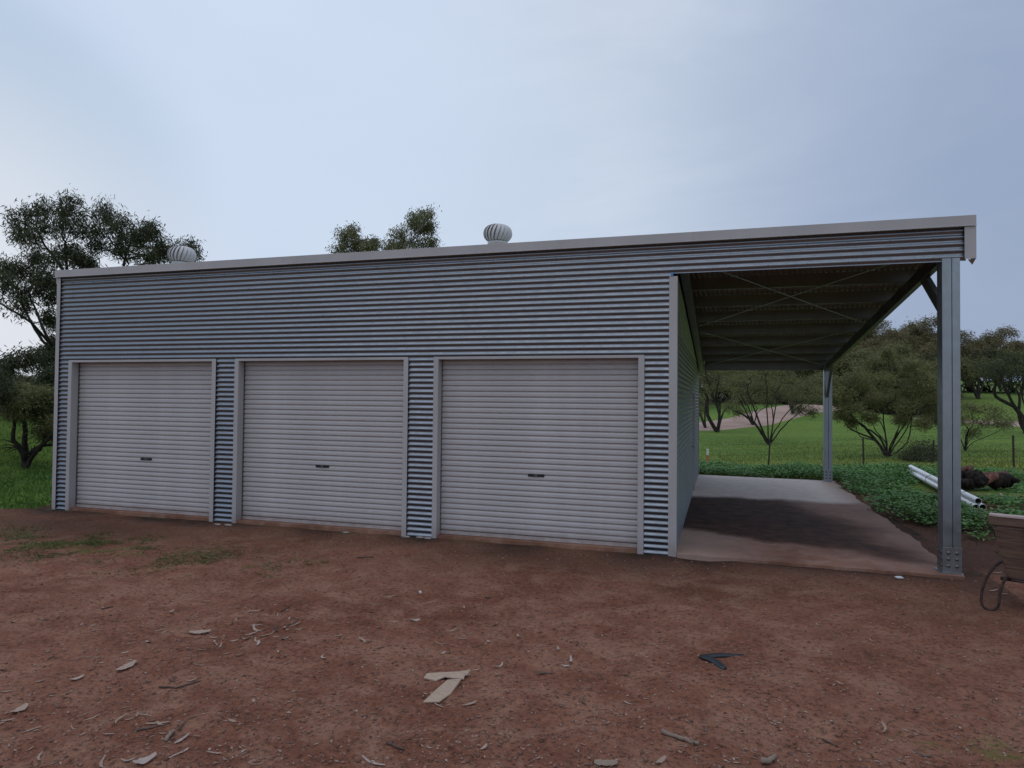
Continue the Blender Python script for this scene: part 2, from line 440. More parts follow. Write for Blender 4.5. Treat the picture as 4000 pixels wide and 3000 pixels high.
# where grass grows: left field, paddock, weed bank
def smooth01(v, a, b): t = np.clip((v-a)/(b-a), 0, 1); return t*t*(3-2*t)
def grass_mask(x, y):
    left = smooth01(-x, .25, 1.0)*smooth01(y, -.35+0*x, .35)
    left = np.maximum(left, smooth01(-x, 6, 10)*smooth01(y, -8, -2))
    back = smooth01(y, 10.0, 10.6)
    right = smooth01(x-np.maximum(0, 4.6-y)*.42, 13.7, 14.3)*smooth01(y, 1.9, 3.9)
    right = right*(.34+.5*smooth01(y, 7, 10))
    farr = smooth01(np.hypot(x-8, y+2), 20, 24)
    g_ = np.maximum(np.maximum(left, back), np.maximum(right, farr))
    # straggling patches in the yard
    p1 = np.exp(-(((x-3.0)/2.3)**2+((y+1.95)/.55)**2)**2)*.45
    q = at_z(3750, 2930, -.09); p2 = np.exp(-(((x-q[0]-.3)/1.1)**2+((y-q[1])/.35)**2))*.55
    q = at_z(3100, 2960, -.09); p3 = np.exp(-(((x-q[0])/.9)**2+((y-q[1])/.2)**2))*.40
    p4 = .40*np.exp(-np.maximum(-.05-y, 0)/.4)*(y < .2)*(x < 14)*(x > -1)
    return np.maximum(g_*1.25, np.maximum(np.maximum(p1, p2), np.maximum(p3, p4)))
gm_ = grass_mask(fx, fy)
dx_ = np.exp(-np.maximum(-.1-fy, 0)/1.0)*(fx > -1)*(fx < 14)
dleft = np.exp(-(((fx-1.5)/3.2)**2+((fy+.9)/.9)**2))
bank = smooth01(fx, 13.6, 14.0)*smooth01(fy, -.2, .8)*(1-smooth01(fy, 6, 9))
damp = np.clip(np.maximum(np.maximum(dx_*.80*(.45+vnoise(fx, fy, 1.3, 9)), dleft*.75), bank*.8), 0, 1)
dd = np.hypot(fx-CAM[0], fy-CAM[1])
q1 = at_z(2950, 1712, -.9); 
dry = np.exp(-((dd-28)/5.5)**2)*(fx > 6)
scrub = smooth01(dd, 84, 92)*(fx > 8)*(1-.85*smooth01(np.arctan2(fx-CAM[0], fy-CAM[1]), .245, .275))
for nm, arr in (('grass', gm_), ('damp', damp), ('dry', dry), ('scrub', scrub)):
    at = me.attributes.new(nm, 'FLOAT', 'POINT'); at.data.foreach_set('value', arr.astype(np.float32))
tag(link('ground', me), 'red dirt yard running out into green paddock', kind='structure')

# dirt road winding over the rise
rp = [at_d(*a) for a in ((2300,1712,56),(2560,1690,59),(2740,1668,62),(2880,1642,66),(3020,1618,72),(3180,1592,78),(3330,1606,85),(3550,1637,88),(3850,1654,84),(4050,1668,80),(4400,1680,76),(5200,1690,72))]
pts = []
for i in range(len(rp)-1):
    p0 = rp[max(i-1, 0)]; p1 = rp[i]; p2 = rp[i+1]; p3 = rp[min(i+2, len(rp)-1)]
    for k in range(24):
        t = k/24; pts.append(.5*((2*p1)+(-p0+p2)*t+(2*p0-5*p1+4*p2-p3)*t*t+(-p0+3*p1-3*p2+p3)*t**3))
pts = np.array(pts)[:, :2]; dv = np.gradient(pts, axis=0); dv /= np.linalg.norm(dv, axis=1)[:, None]; nv = np.stack([-dv[:, 1], dv[:, 0]], 1)
cols_ = np.linspace(-3.1, 3.1, 9); V = []
for j, o_ in enumerate(cols_):
    e = pts+nv*(o_+.9*(vnoise(pts[:, 0], pts[:, 1], .35, j)-.5)*(1 if j in (0, 8) else 0))[:, None]
    V.append(np.column_stack([e, H(e[:, 0], e[:, 1])+(.10 if 0 < j < 8 else -.05)]))
V = np.stack(V, 1).reshape(-1, 3); n_ = len(pts)
idx = np.arange(n_*9).reshape(n_, 9)
F = np.stack([idx[:-1, :-1], idx[1:, :-1], idx[1:, 1:], idx[:-1, 1:]], -1).reshape(-1, 4)
tag(link('road', np_mesh('road', V, F, ROADM, True)), 'pale pink dirt road curving over the rise', kind='structure')

# concrete slab with chipped irregular edges
front = [(-.02, .022)]+[(x, .022) for x in (2, 4, 6, 8, 10.4)]+[(10.50, .022), (10.52, -.03)]
front += [(10.6+.16*k, -.035-.085*(k/19)+.012*math.sin(k*2.1)) for k in range(20)]
right_ = [(13.675, -.095)]+[(13.69+.025*math.sin(k*.55)+random.uniform(-.022, .022), .06+k*.14) for k in range(66)]
back = [(13.78, 9.42), (12, 9.50), (10.5, 9.60), (-.02, 9.60)]
out_ = front+right_+back
mb = MB(); n_ = len(out_)
mb.poly([(x, y, 0) for x, y in out_]+[(x, y, -.3) for x, y in out_], [tuple(range(n_))]+[(i, i+n_, (i+1) % n_+n_, (i+1) % n_) for i in range(n_)])
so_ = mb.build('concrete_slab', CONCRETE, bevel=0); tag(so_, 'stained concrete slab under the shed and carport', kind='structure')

# ------------------------------------------------------------------ the shed
SL = .10                      # roof falls to the back
shed = thing('shed', 'grey corrugated steel shed with three roller doors and open carport on its right', 'shed', (0, 0, 0))
PW = .0762
def corr(mb, org, u, v, n, waves, amp=.008, per=8, phase=0.0, u_fun=None):
    """corrugated sheet: straight along u (full vector), waves of pitch PW along unit v, depth along n"""
    org = Vector(org); u = Vector(u); v = Vector(v); n = Vector(n)
    k = max(1, int(round(waves*per))); pts = []
    for i in range(k+1):
        t = waves*i/k; d = amp*math.sin(2*math.pi*(t+phase))
        b = org+v*(t*PW)+n*d
        pts += [b, b+u]
    return mb.poly(pts, [(2*i, 2*i+1, 2*i+3, 2*i+2) for i in range(k)])
# front cladding in courses ten corrugations high
Z0 = -.045
spans_low = [(.07, .305), (3.368, 3.729), (6.725, 7.127), (10.091, 10.41)]
def course(x0, x1, z0, z1, y=.009, flip=0):
    waves = (z1-z0)/PW; ph = ((z0-Z0)/PW) % 1
    corr(MB_ := MB(), (x0, y+flip, z0), (x1-x0, 0, 0), (0, 0, 1), (0, -1, 0), waves, .0095, 10, ph)
    return MB_
ZH = 2.498
for k in range(4):
    z0 = Z0+k*10*PW; z1 = min(z0+10*PW, ZH+.02)
    for (a, b) in spans_low:
        course(a, b, z0, z1, flip=.0012*(k % 2)).build('cladding_sheet', ZINC, shed, True)
edges = [ZH+.02, Z0+40*PW+.0, Z0+47*PW+.03]
z = ZH+.02
for z1, xe in ((Z0+40*PW, 10.43), (3.585, 10.43), (4.00, 13.73)):
    course(.07, xe, z, z1, flip=.0012).build('cladding_sheet', ZINC, shed, True); z = z1
# screws along the girt lines
mb = MB()
for zi in (6, 15, 25, 36, 42, 48, 51):
    zz = Z0+(zi+.25)*PW
    for x in np.arange(.35, 13.6, .45):
        if zz < ZH and not any(a+.04 < x < b-.04 for a, b in spans_low): continue
        if zz < 3.58 and x > 10.38: continue
        mb.lathe([(.0001, -.004), (.007, -.004), (.007, .001), (.0001, .0012)], (0, 0, 0), 6)
        base = len(mb.v)-24
        for q in range(base, len(mb.v)):
            a = mb.v[q]; mb.v[q] = (x+a[0], -.0005-a[2]-.002, zz+a[1])
for zi in range(2, 33, 3):
    for (a, b) in spans_low:
        zz = Z0+(zi+.25)*PW; x = (a+b)/2
        mb.box((x-.006, -.004, zz-.006), (x+.006, 0, zz+.006))
o = mb.build('screws', GALV_DARK, shed); o['kind'] = 'stuff'

def Lflash(name, x0, x1, z0, z1, retx=None, depth=.14, y=-.006, mat=TRIM, par=None):
    """flat front face plus a return going back at x = retx"""
    m_ = MB(); m_.box((x0, y, z0), (x1, y+.004, z1))
    if retx is not None:
        if retx == x0: m_.box((x0, y+.004, z0), (x0+.004, y+depth, z1))
        else: m_.box((x1-.004, y+.004, z0), (x1, y+depth, z1))
    return m_.build(name, mat, par or shed, bevel=.0015)
m_ = Lflash('corner_trim', -.004, .078, -.042, 3.975, -.004, .09, -.010)
m_ = Lflash('corner_trim', 10.404, 10.508, -.048, 3.545, 10.508, .11, -.010)
bl = MB().box((10.425, -.014, 3.545), (10.455, -.012, 3.60)).build('protective_film', MT('blue_film').set((.06,.20,.42), .4).m, shed)
bl['label'] = 'scrap of blue protective film above the corner trim'

# roller doors
def slat_mesh(x0, x1):
    prof = [(0,.018),(.007,.014),(.012,.0035),(.016,0),(.036,0),(.0385,.0022),(.0415,.0022),(.044,.0008),(.056,.0035),(.066,.0085),(.0765,.018)]
    m_ = MB(); pts = []
    for zz, yy in prof: pts += [(x0, yy, zz), (x1, yy, zz)]
    m_.poly(pts, [(2*i, 2*i+1, 2*i+3, 2*i+2) for i in range(len(prof)-1)])
    return m_.mesh('slat', DOORP, False)
REC = .139
for i, (ja, jb, hx) in enumerate(((.378, 3.293, 2.10), (3.801, 6.653, 5.20), (7.197, 10.015, 8.78))):
    door = bpy.data.objects.new('roller_door', None); COL.objects.link(door); door.parent = shed
    door['label'] = ['closed roller door nearest the left corner', 'closed middle roller door', 'closed roller door nearest the carport'][i]
    sm = slat_mesh(ja-.01, jb+.01)
    n_ = int(2.62/.0765)
    for k in range(n_):
        o = link('slat', sm, door, loc=(0, REC+.002+(.0015*math.sin(k*1.3+i)), .055+k*.0765))
    br = MB(); br.box((ja-.005, REC-.006, .006), (jb+.005, REC+.03, .050)); br.box((ja-.005, REC-.014, .004), (jb+.005, REC-.006, .020))
    br.build('bottom_rail', DOORP, door, bevel=.002)
    MB().box((ja, REC-.012, 0.001), (jb, REC+.03, .006)).build('rubber_seal', BLACK, door)
    for xg in (ja-.002, jb+.002):
        MB().box((xg-.006, REC-.02, .0), (xg+.006, REC+.02, ZH)).build('guide', GALV_DARK, door)
    # lock: dark recessed plate with two pull slots
    q = {0: (571, 1793), 1: (1259, 1821), 2: (2094, 1857)}[i]
    dd_ = cdir(*q); t = (REC-CAM[1])/dd_[1]; hp = CAM+t*dd_
    hm = MB(); hx, hz = hp[0], hp[2]
    hm.box((hx-.115, REC-.006, hz-.020), (hx+.115, REC+.004, hz+.020))
    hm.build('handle', HANDLE, door, bevel=.003)
    for s_ in (-1, 1):
        MB().box((hx+s_*.070-.038, REC-.012, hz-.004), (hx+s_*.070+.038, REC-.006, hz+.016)).build('pull_slot', BLACK, door, bevel=.002)
    MB().box((hx-.022, REC-.014, hz-.012), (hx+.022, REC-.006, hz+.012)).build('lock_barrel', GALV_DARK, door, bevel=.003)
    wl, wr = {0: (.302, 3.371), 1: (3.726, 6.728), 2: (7.124, 10.094)}[i]
    Lflash('door_jamb', wl, ja, -.042, ZH+.012, ja, REC+.03, -.012)
    Lflash('door_jamb', jb, wr, -.046, ZH+.012, jb, REC+.03, -.012)
    hd = MB(); hd.box((wl+.002, -.0095, ZH), (wr-.002, -.0035, ZH+.038)); hd.box((ja, -.0035, ZH), (jb, REC+.02, ZH+.004))
    hd.build('door_header', TRIM, shed, bevel=.0015)

# barge fascia along the front
fb = MB()
fb.box((-.022, -.040, 3.985), (13.82, -.036, 4.098)); fb.box((-.022, -.048, 3.972), (13.82, -.036, 3.985)); fb.box((-.022, -.036, 4.094), (13.82, .10, 4.098))
fb.build('barge_fascia', TRIM, shed, bevel=.002)
# join lines in the fascia
MB().box((4.60, -.0425, 3.971), (4.606, -.0405, 4.099)).build('fascia_joint', TRIM, shed)
MB().box((10.70, -.0425, 3.971), (10.706, -.0405, 4.099)).build('fascia_joint', TRIM, shed)
ct = MB(); ct.box((13.705, -.030, 3.600), (13.822, -.026, 3.972)); ct.box((13.818, -.026, 3.600), (13.822, .14, 3.972))
ct.poly([(13.75, .02, 3.60), (13.82, -.02, 3.60), (13.82, .10, 3.55)], [(0, 1, 2)])
ct.build('end_cap_trim', TRIM, shed, bevel=.0015)
def zroof(y): return 3.985-SL*y
# side barges and back fascia
for xb, nm in ((13.80, 'side_barge'), (-.03, 'side_barge')):
    b_ = MB(); y0, y1 = .0, 9.62
    P = [(xb, y0, zroof(y0)-.115), (xb+.02, y0, zroof(y0)-.115), (xb+.02, y0, zroof(y0)+.03), (xb, y0, zroof(y0)+.03)]
    Q = [(x, y1, z_-SL*(y1-y0)) for x, y, z_ in P]
    b_.poly(P+Q, [(0,1,2,3),(7,6,5,4),(0,4,5,1),(1,5,6,2),(2,6,7,3),(3,7,4,0)])
    b_.build(nm, TRIM if xb < 0 else GALV, shed)

# roof sheets running down the slope
rx = -.02
while rx < 13.79:
    wv = min(10, (13.80-rx)/PW)
    corr(m_ := MB(), (rx, -.03, zroof(-.03)), (0, 9.70, -SL*9.70), (1, 0, 0), (0, 0, 1), wv, .0085, 6)
    m_.build('roof_sheet', ROOFM, shed, True); rx += 10*PW

# purlins (C sections) seen under the carport, rafters, braces
def onplane(px, py):   # purlin underside plane
    n = np.array([0, SL, 1.]); d = cdir(px, py); t = (3.79-CAM@n)/(d@n); return CAM+t*d
pur_y = [.10]+[onplane(a, b)[1] for a, b in ((2686,1134),(2695,1200),(2711,1257),(2717,1307),(2722,1349),(2729,1384),(2731,1410))]
pur_y = [min(y, 9.42) for y in pur_y]
for y in pur_y:
    zb = 3.79-SL*y; zt = zroof(y)-.012
    m_ = MB(); m_.box((10.53, y-.001, zb), (13.72, y+.002, zt)); m_.box((10.53, y-.001, zb), (13.72, y+.062, zb+.002)); m_.box((10.53, y, zt-.004), (13.72, y+.062, zt-.002)); m_.box((10.53, y+.060, zb+.002), (13.72, y+.062, zb+.016))
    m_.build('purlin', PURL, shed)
# rafters
def rafter(x0, x1, d0):
    P = [(x0, .02, 3.785-d0), (x1, .02, 3.785-d0), (x1, .02, 3.785), (x0, .02, 3.785)]
    Q = [(x, 9.50, z_-SL*9.48) for x, y, z_ in P]
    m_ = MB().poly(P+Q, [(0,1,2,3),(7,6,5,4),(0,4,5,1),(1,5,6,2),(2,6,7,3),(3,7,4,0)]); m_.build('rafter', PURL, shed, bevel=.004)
rafter(10.53, 10.64, .19); rafter(13.50, 13.57, .17)
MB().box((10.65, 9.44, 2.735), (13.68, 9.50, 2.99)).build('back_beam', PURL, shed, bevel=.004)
def strap(a, b):
    A = Vector((a[0], a[1], 3.785-SL*a[1])); B = Vector((b[0], b[1], 3.785-SL*b[1]))
    MB().beam(A, B, (0, 0, 1), .032, .002).build('brace_strap', GALV, shed)
strap((10.65, .12), (13.5, 4.4)); strap((10.65, 4.35), (13.5, .12)); strap((10.65, 4.85), (13.5, 9.4)); strap((10.65, 9.35), (13.5, 4.8))

# posts: C sections back to back
def post(x0, x1, y0, dep, ztop, lab):
    p = MB(); xm = x0+(x1-x0)*.54
    for (a, b) in ((x0, xm-.0035), (xm+.0035, x1)):
        p.box((a, y0, 0.004), (b, y0+.0035, ztop))
        p.box((a, y0+dep-.0035, 0.004), (b, y0+dep, ztop))
    for a in (x0, xm-.0065, xm+.0035, x1-.003):
        p.box((a, y0+.0035, .004), (a+.003, y0+dep-.0035, ztop))
    po = p.build('post', GALV, shed, bevel=.0015); po['label'] = lab
    b = MB(); e = .006
    b.box((x0-e, y0-e, .006), (x1+e, y0-.001, .295)); b.box((x0-e, y0-.001, .006), (x0-.001, y0+dep+e, .295))
    b.box((x1+.001, y0-.001, .006), (x1+e, y0+dep+e, .295)); b.box((x0-.03, y0-.02, 0.001), (x1+.02, y0+dep+.03, .007))
    b.build('base_bracket', GALV, po, bevel=.002)
    for bx in (x0+.052, x1-.045):
        for bz in (.085, .165, .235):
            bm_ = MB(); bm_.lathe([(.001,.017),(.012,.016),(.013,.004),(.020,.004),(.021,0)], (0,0,0), 8)
            bm_.v = [(bx+a, y0-e-c_+0, bz+b_) for a, b_, c_ in bm_.v]
            bm_.build('bolt', GALV_DARK, po, True)
    for by in (y0+.05, y0+dep-.05):
        for bz in (.085, .165, .235):
            bm_ = MB(); bm_.lathe([(.001,.017),(.012,.016),(.013,.004),(.020,.004),(.021,0)], (0,0,0), 8)
            bm_.v = [(x0-e-c_, by+a, bz+b_) for a, b_, c_ in bm_.v]
            bm_.build('bolt', GALV_DARK, po, True)
    return po
post(13.487, 13.668, .002, .20, 3.62, 'tall galvanised steel front post of the carport with bolted base')
post(13.475, 13.655, 9.21, .20, 2.86, 'rear galvanised steel post of the carport')
m_ = MB().beam((13.535, .20, 3.08), (13.535, .98, 3.60), (0, -.5, 1), .06, .15); m_.build('knee_brace', GALV_DARK, shed, bevel=.003)
m_ = MB().beam((13.535, 9.21, 2.10), (13.535, 8.45, 2.85), (0, .5, 1), .06, .12); m_.build('knee_brace', GALV_DARK, shed, bevel=.003)

# right side wall under the carport with a door opening
def side_course(y0, y1, z0, z1):
    m_ = MB(); corr(m_, (10.497, y0, z0), (0, y1-y0, 0), (0, 0, 1), (1, 0, 0), (z1-z0)/PW, .0085, 8, ((z0-Z0)/PW) % 1)
    # cut the top edge to the roof slope
    for i, v_ in enumerate(m_.v):
        lim = 3.80-SL*v_[1]
        if v_[2] > lim: m_.v[i] = (v_[0], v_[1], lim)
    m_.build('cladding_sheet', ZINC, shed, True)
DY0, DY1, DZ = 5.47, 6.35, 2.08
z = Z0
while z < 3.78:
    z1 = z+10*PW
    if z < DZ:
        z1 = min(z1, DZ) if z1 < DZ or z1-DZ < .3 else z1
        side_course(.10, DY0, z, min(z1, DZ)); side_course(DY1, 9.56, z, min(z1, DZ)); z = min(z1, DZ)
    else: side_course(.10, 9.56, z, z1); z = z1
MB().box((10.38, DY1-.004, 0), (10.515, DY1+.05, DZ+.05)).build('side_door_jamb', TRIM, shed, bevel=.002)
MB().box((10.38, DY0-.04, 0), (10.490, DY0+.004, DZ+.05)).build('side_door_jamb', TRIM, shed, bevel=.002)
MB().box((10.38, DY0+.004, DZ), (10.505, DY1-.004, DZ+.05)).build('side_door_head', TRIM, shed)
sdr = MB().box((10.40, DY0+.004, .01), (10.44, DY1-.004, DZ)).build('side_door', DOORP, shed)
MB().tube([(10.44, DY0+.07, 1.0), (10.50, DY0+.07, 1.0), (10.515, DY0+.09, 1.0), (10.515, DY0+.20, 1.0)], .010, 8).build('handle', BLACK, sdr, True)
MB().box((10.47, 9.555, -.04), (10.512, 9.60, 2.98)).build('corner_trim', TRIM, shed)
# remaining walls
for z in np.arange(Z0, 3.9, 10*PW):
    m_ = MB(); corr(m_, (.004, .08, z), (0, 9.47, 0), (0, 0, 1), (-1, 0, 0), 10, .0085, 6)
    m_.v = [(a, b, min(c_, 3.93-SL*b)) for a, b, c_ in m_.v]; m_.build('cladding_sheet', ZINC, shed, True)
    if z < 2.9:
        m_ = MB(); corr(m_, (.0, 9.575, z), (10.5, 0, 0), (0, 0, 1), (0, 1, 0), 10, .0085, 6)
        m_.v = [(a, b, min(c_, 2.98)) for a, b, c_ in m_.v]; m_.build('cladding_sheet', ZINC, shed, True)
# bead of mortar rubble under the pillars
MORT = MT('mortar'); MORT.set(MORT.mix(MORT.rng(MORT.noise(30), .3, .7), (.18,.13,.11), (.34,.29,.26)), .95); MORT = MORT.m

# whirly roof vents
def vent(cx, cy, ztop, R, lab):
    v = bpy.data.objects.new('roof_vent', None); COL.objects.link(v); v.parent = shed; v.location = (cx, cy, 0); v['label'] = lab
    hh_ = R*1.28; zb = ztop-hh_
    MB().lathe([(R*.66, zroof(cy)-.02), (R*.66, zb-.02), (R*.70, zb-.015), (R*.70, zb+.015), (R*.6, zb+.02)], n=32).build('throat', VENTP, v, True)
    fl = MB(); zf = zroof(cy)+.012; fl.poly([(-.3,-.3,zf+.03),(.3,-.3,zf+.03),(.3,.3,zf-.03),(-.3,.3,zf-.03)], [(0,1,2,3)]); fl.build('base_flashing', VENTP, v)
    MB().lathe([(R*.60, zb+.01), (R*.30, zb+.05), (R*.30, ztop-.05), (.001, ztop-.03)], n=20).build('inner_core', BLACK, v, True)
    n_ = 20
    for k in range(n_):
        pts = []; sg = 10
        for i in range(sg+1):
            t = i/sg; ph = -math.pi*.42+t*math.pi*.90
            r = R*max(.06, math.cos(ph)**.62 if math.cos(ph) > 0 else .06); zz = zb+hh_*(.5+.5*math.sin(ph))*.98+.01
            th = 2*math.pi*k/n_+.55*(t-.3)
            w_ = 2*math.pi/n_*1.02
            pts += [(math.cos(th)*r*.84, math.sin(th)*r*.84, zz), (math.cos(th+w_*.55)*r*.985, math.sin(th+w_*.55)*r*.985, zz), (math.cos(th+w_)*r*1.0, math.sin(th+w_)*r*1.0, zz)]
        f_ = []
        for i in range(sg):
            f_ += [(3*i, 3*i+1, 3*i+4, 3*i+3), (3*i+1, 3*i+2, 3*i+5, 3*i+4)]
        MB().poly(pts, f_).build('vane', VENTP, v, True)
    MB().lathe([(R*.24, ztop-.022), (R*.18, ztop-.004), (.001, ztop)], n=24).build('top_cap', VENTP, v, True)
vent(1.62, 1.10, 4.665, .245, 'whirly vent above the left roller door')
vent(7.70, 1.10, 4.665, .228, 'whirly vent above the right roller door')

# ------------------------------------------------------------------ trees
def unit(n): v = rng.normal(size=(n, 3)); return v/np.linalg.norm(v, axis=1)[:, None]
def leaves(centres, n_each, spread, ln, wd, droop=.75):
    """leaf blades (two triangles folded on the midrib) scattered round twig ends"""
    C_ = np.repeat(np.asarray(centres), n_each, 0); n = len(C_)
    P = C_+rng.normal(size=(n, 3))*np.asarray(spread)
    d = unit(n); d[:, 2] = d[:, 2]*.6-droop; d /= np.linalg.norm(d, axis=1)[:, None]
    s_ = np.cross(d, unit(n)); s_ /= np.linalg.norm(s_, axis=1)[:, None]+1e-9
    l_ = ln*rng.uniform(.6, 1.35, (n, 1)); w2 = wd*rng.uniform(.7, 1.3, (n, 1))
    a = P; b = P+d*l_*.45+s_*w2*.5; c_ = P+d*l_; e = P+d*l_*.4-s_*w2*.5
    V = np.stack([a, b, c_, e], 1).reshape(-1, 3); F = np.arange(4*n).reshape(-1, 4)
    return V, F
def limb(mb, a, b, r0, r1, sag=.15, seg=6, n=6, wob=.06):
    a = np.array(a, float); b = np.array(b, float); d = b-a; L_ = np.linalg.norm(d)
    side = rng.normal(size=3); side -= d*(side@d)/(L_*L_+1e-9); side /= np.linalg.norm(side)+1e-9
    pts = []; rs = []
    for i in range(seg+1):
        t = i/seg; p = a+d*t+side*math.sin(t*math.pi)*L_*rng.uniform(.3, 1)*wob+np.array([0, 0, -sag*L_*.5*math.sin(t*math.pi)])
        if 0 < i < seg: p = p+rng.normal(size=3)*L_*.012
        pts.append(p); rs.append(r0*(1-t)+r1*t)
    mb.tube([tuple(p) for p in pts], rs, n, False)
    return pts
def build_tree(base, trunks, clusters, leafmat, barkmat, lsize=(.13, .022), sub=14, per=70, spread=.22, r0=.16, shell=.55, droop=.75, twigs=True):
    """trunks: list of polylines (world, first point at the foot); clusters: (centre, radii, trunk index or None)
    returns trunk mesh builder and leaf arrays, relative to base"""
    base = np.array(base, float); T = MB(); VV = []; FF = []; off = 0
    nodes = []
    def smooth_line(tr, k=4):
        tr = [np.array(p, float) for p in tr]; o_ = []
        for i in range(len(tr)-1):
            p0, p1, p2, p3 = tr[max(i-1, 0)], tr[i], tr[i+1], tr[min(i+2, len(tr)-1)]
            for j in range(k):
                t = j/k; o_.append(.5*((2*p1)+(-p0+p2)*t+(2*p0-5*p1+4*p2-p3)*t*t+(-p0+3*p1-3*p2+p3)*t**3)+rng.normal(size=3)*np.linalg.norm(p2-p1)*.012)
        return o_+[tr[-1]]
    for ti, tr in enumerate(trunks):
        tr = smooth_line(tr); n_ = len(tr); rr = [r0*(1-.62*(i/(n_-1)))*(1 if ti == 0 else (.72 if ti < 3 else .46)) for i in range(n_)]
        T.tube([tuple(np.array(p)-base) for p in tr], rr, 8, False)
        for i, p in enumerate(tr):
            if i >= max(1, n_//3): nodes.append((np.array(p, float), rr[i]))
    for (cc, rad) in clusters:
        cc = np.array(cc, float); rad = np.array(rad, float)
        cand = [(np.linalg.norm(p-cc)+max(0, p[2]-cc[2])*1.5, k) for k, (p, r) in enumerate(nodes)]
        k = min(cand)[1]; p, r = nodes[k]
        ptl = limb(T, p-base, cc-base-np.array([0, 0, rad[2]*.35]), r*.62, max(.012, r*.22), sag=rng.uniform(-.15, .2))
        u_ = unit(sub); u_[:, 2] = np.abs(u_[:, 2])*np.where(rng.random(sub) < .72, 1, -1)
        cs = cc+u_*rad*(shell+(1-shell)*rng.random((sub, 1)))
        if twigs:
            for c1 in cs:
                s0 = ptl[rng.integers(3, len(ptl))]
                limb(T, s0, c1-base, max(.008, r*.16), .004, sag=rng.uniform(-.2, .1), seg=3, n=4)
        V, F = leaves(cs-base, per, spread, lsize[0], lsize[1], droop)
        VV.append(V); FF.append(F+off); off += len(V)
    return T, np.concatenate(VV), np.concatenate(FF)
def plant_tree(name, label, cat, base, trunks, clusters, leafmat, barkmat, group=None, **kw):
    t = thing(name, label, cat, tuple(base), 0, group)
    T, V, F = build_tree(base, trunks, clusters, leafmat, barkmat, **kw)
    T.build('trunk', barkmat, t, True)
    link('crown', np_mesh('crown', V, F, leafmat), t)
    return t
def C(px, py, d, rp, flat=.8, dj=0):
    """leaf cluster centred on a ray, radius rp photo pixels"""
    q = at_d(px, py, d+dj); s_ = d/FPX*rp
    return (q, (s_, s_, s_*flat))

# big gum behind the left corner of the shed
D_ = 27.0
b0 = at_d(330, 1760, D_); b0[2] = gz(b0[0], b0[1])
def P_(px, py, dj=0): return at_d(px, py, D_+dj)
tr = [[b0, P_(320, 1600), P_(300, 1480), P_(265, 1400)],
      [P_(310, 1480), P_(268, 1250, .5), P_(262, 1080, 1), P_(255, 950, 1)],
      [P_(300, 1500), P_(420, 1300), P_(470, 1100, .6), P_(505, 960, 1)],
      [P_(265, 1400), P_(195, 1340), P_(120, 1260, -1), P_(40, 1210, -1.6), P_(-40, 1160, -2)],
      [P_(265, 1400), P_(200, 1400, -.5), P_(130, 1420, -1.5), P_(50, 1440, -2)],
      [P_(225, 1385), P_(165, 1330), P_(115, 1245, .5), P_(85, 1190, .5), P_(60, 1130, .5)],
      [P_(262, 1080, 1), P_(215, 1010, 1), P_(170, 950, 1), P_(140, 880, 1)],
      [P_(230, 1390), P_(180, 1310, -1), P_(140, 1210, -1), P_(110, 1150, -1)]]
cl = []
for a in [(95,860,58,0),(150,835,55,1),(215,820,62,0),(260,800,58,-1),(300,850,55,1),(330,900,45,0),(240,880,50,0),(180,900,50,1),
          (110,925,48,-1),(70,900,40,0),(400,830,58,0),(430,860,62,1),(470,880,60,-1),(390,900,55,0),(450,950,55,0),(520,930,58,1),
          (500,990,50,-1),(560,930,62,0),(600,960,62,1),(640,980,52,0),(580,1000,48,-1),(690,985,50,0),(740,970,42,1),(755,1000,32,0),(560,905,45,0),(600,900,40,0),
          (620,1010,40,1),(270,980,58,0),(230,1000,60,1),(180,1010,60,-1),(130,1010,42,0),(300,1010,40,0),(330,1020,32,0),
          (40,1060,52,0),(90,1060,55,1),(140,1080,58,0),(190,1100,55,-1),(20,1110,50,-1),(75,1150,52,0),(90,1200,40,0),(150,1140,48,1),(200,1170,42,0),(205,1120,40,1),
          (-10,1050,50,0),(190,1240,30,0),(215,1260,30,1),(350,1040,30,0),(380,960,35,1),(210,1370,36,0),(180,1390,26,-1),(220,1340,28,0),(150,1398,26,-1.5),(110,1404,24,-1.5),(60,1416,24,-2),(28,1436,22,-2)]:
    cl.append(C(a[0], a[1], D_, a[2]*.82, .72, a[3]*1.1+rng.uniform(-.6, .6)))
plant_tree('gum_tree', 'tall spreading gum tree rising behind the left corner of the shed', 'tree', b0, tr, cl, LEAF_DARK, BARK_DARK,
           lsize=(.17, .030), sub=15, per=37, spread=(.105, .105, .16), r0=.12, shell=.35)

# lower dark tree mass beside the shed, behind its left edge
def simple_tree(name, label, cat, px, py, d, tops, leafmat, barkmat, stems=4, r0=.14, group=None, **kw):
    """several stems fanning out of one foot to leaf clusters given as (px, py, radius px)"""
    b = at_d(px, py, d); b[2] = float(H(b[0], b[1])[0])-.02
    cls = [C(x, y, d, r, kw.get('flat', .52), rng.uniform(-1, 1)*d*.035) for x, y, r in tops]
    trs = []
    order = sorted(range(len(cls)), key=lambda i: cls[i][0][0])
    pick = [order[int(i)] for i in np.linspace(0, len(order)-1, stems)]
    for i in pick:
        e = np.array(cls[i][0]); hs = np.linalg.norm(e-b)*.05; m1 = b+(e-b)*rng.uniform(.28, .45)+rng.normal(size=3)*hs*np.array([1.2, 1.2, .5]); m2 = b+(e-b)*rng.uniform(.6, .75)+rng.normal(size=3)*hs*1.3
        m1[:2] = b[:2]+(m1[:2]-b[:2])*.75
        trs.append([b, m1, m2, b+(e-b)*.92])
    kw.pop('flat', None)
    return plant_tree(name, label, cat, b, trs, cls, leafmat, barkmat, group=group, r0=r0, **kw)

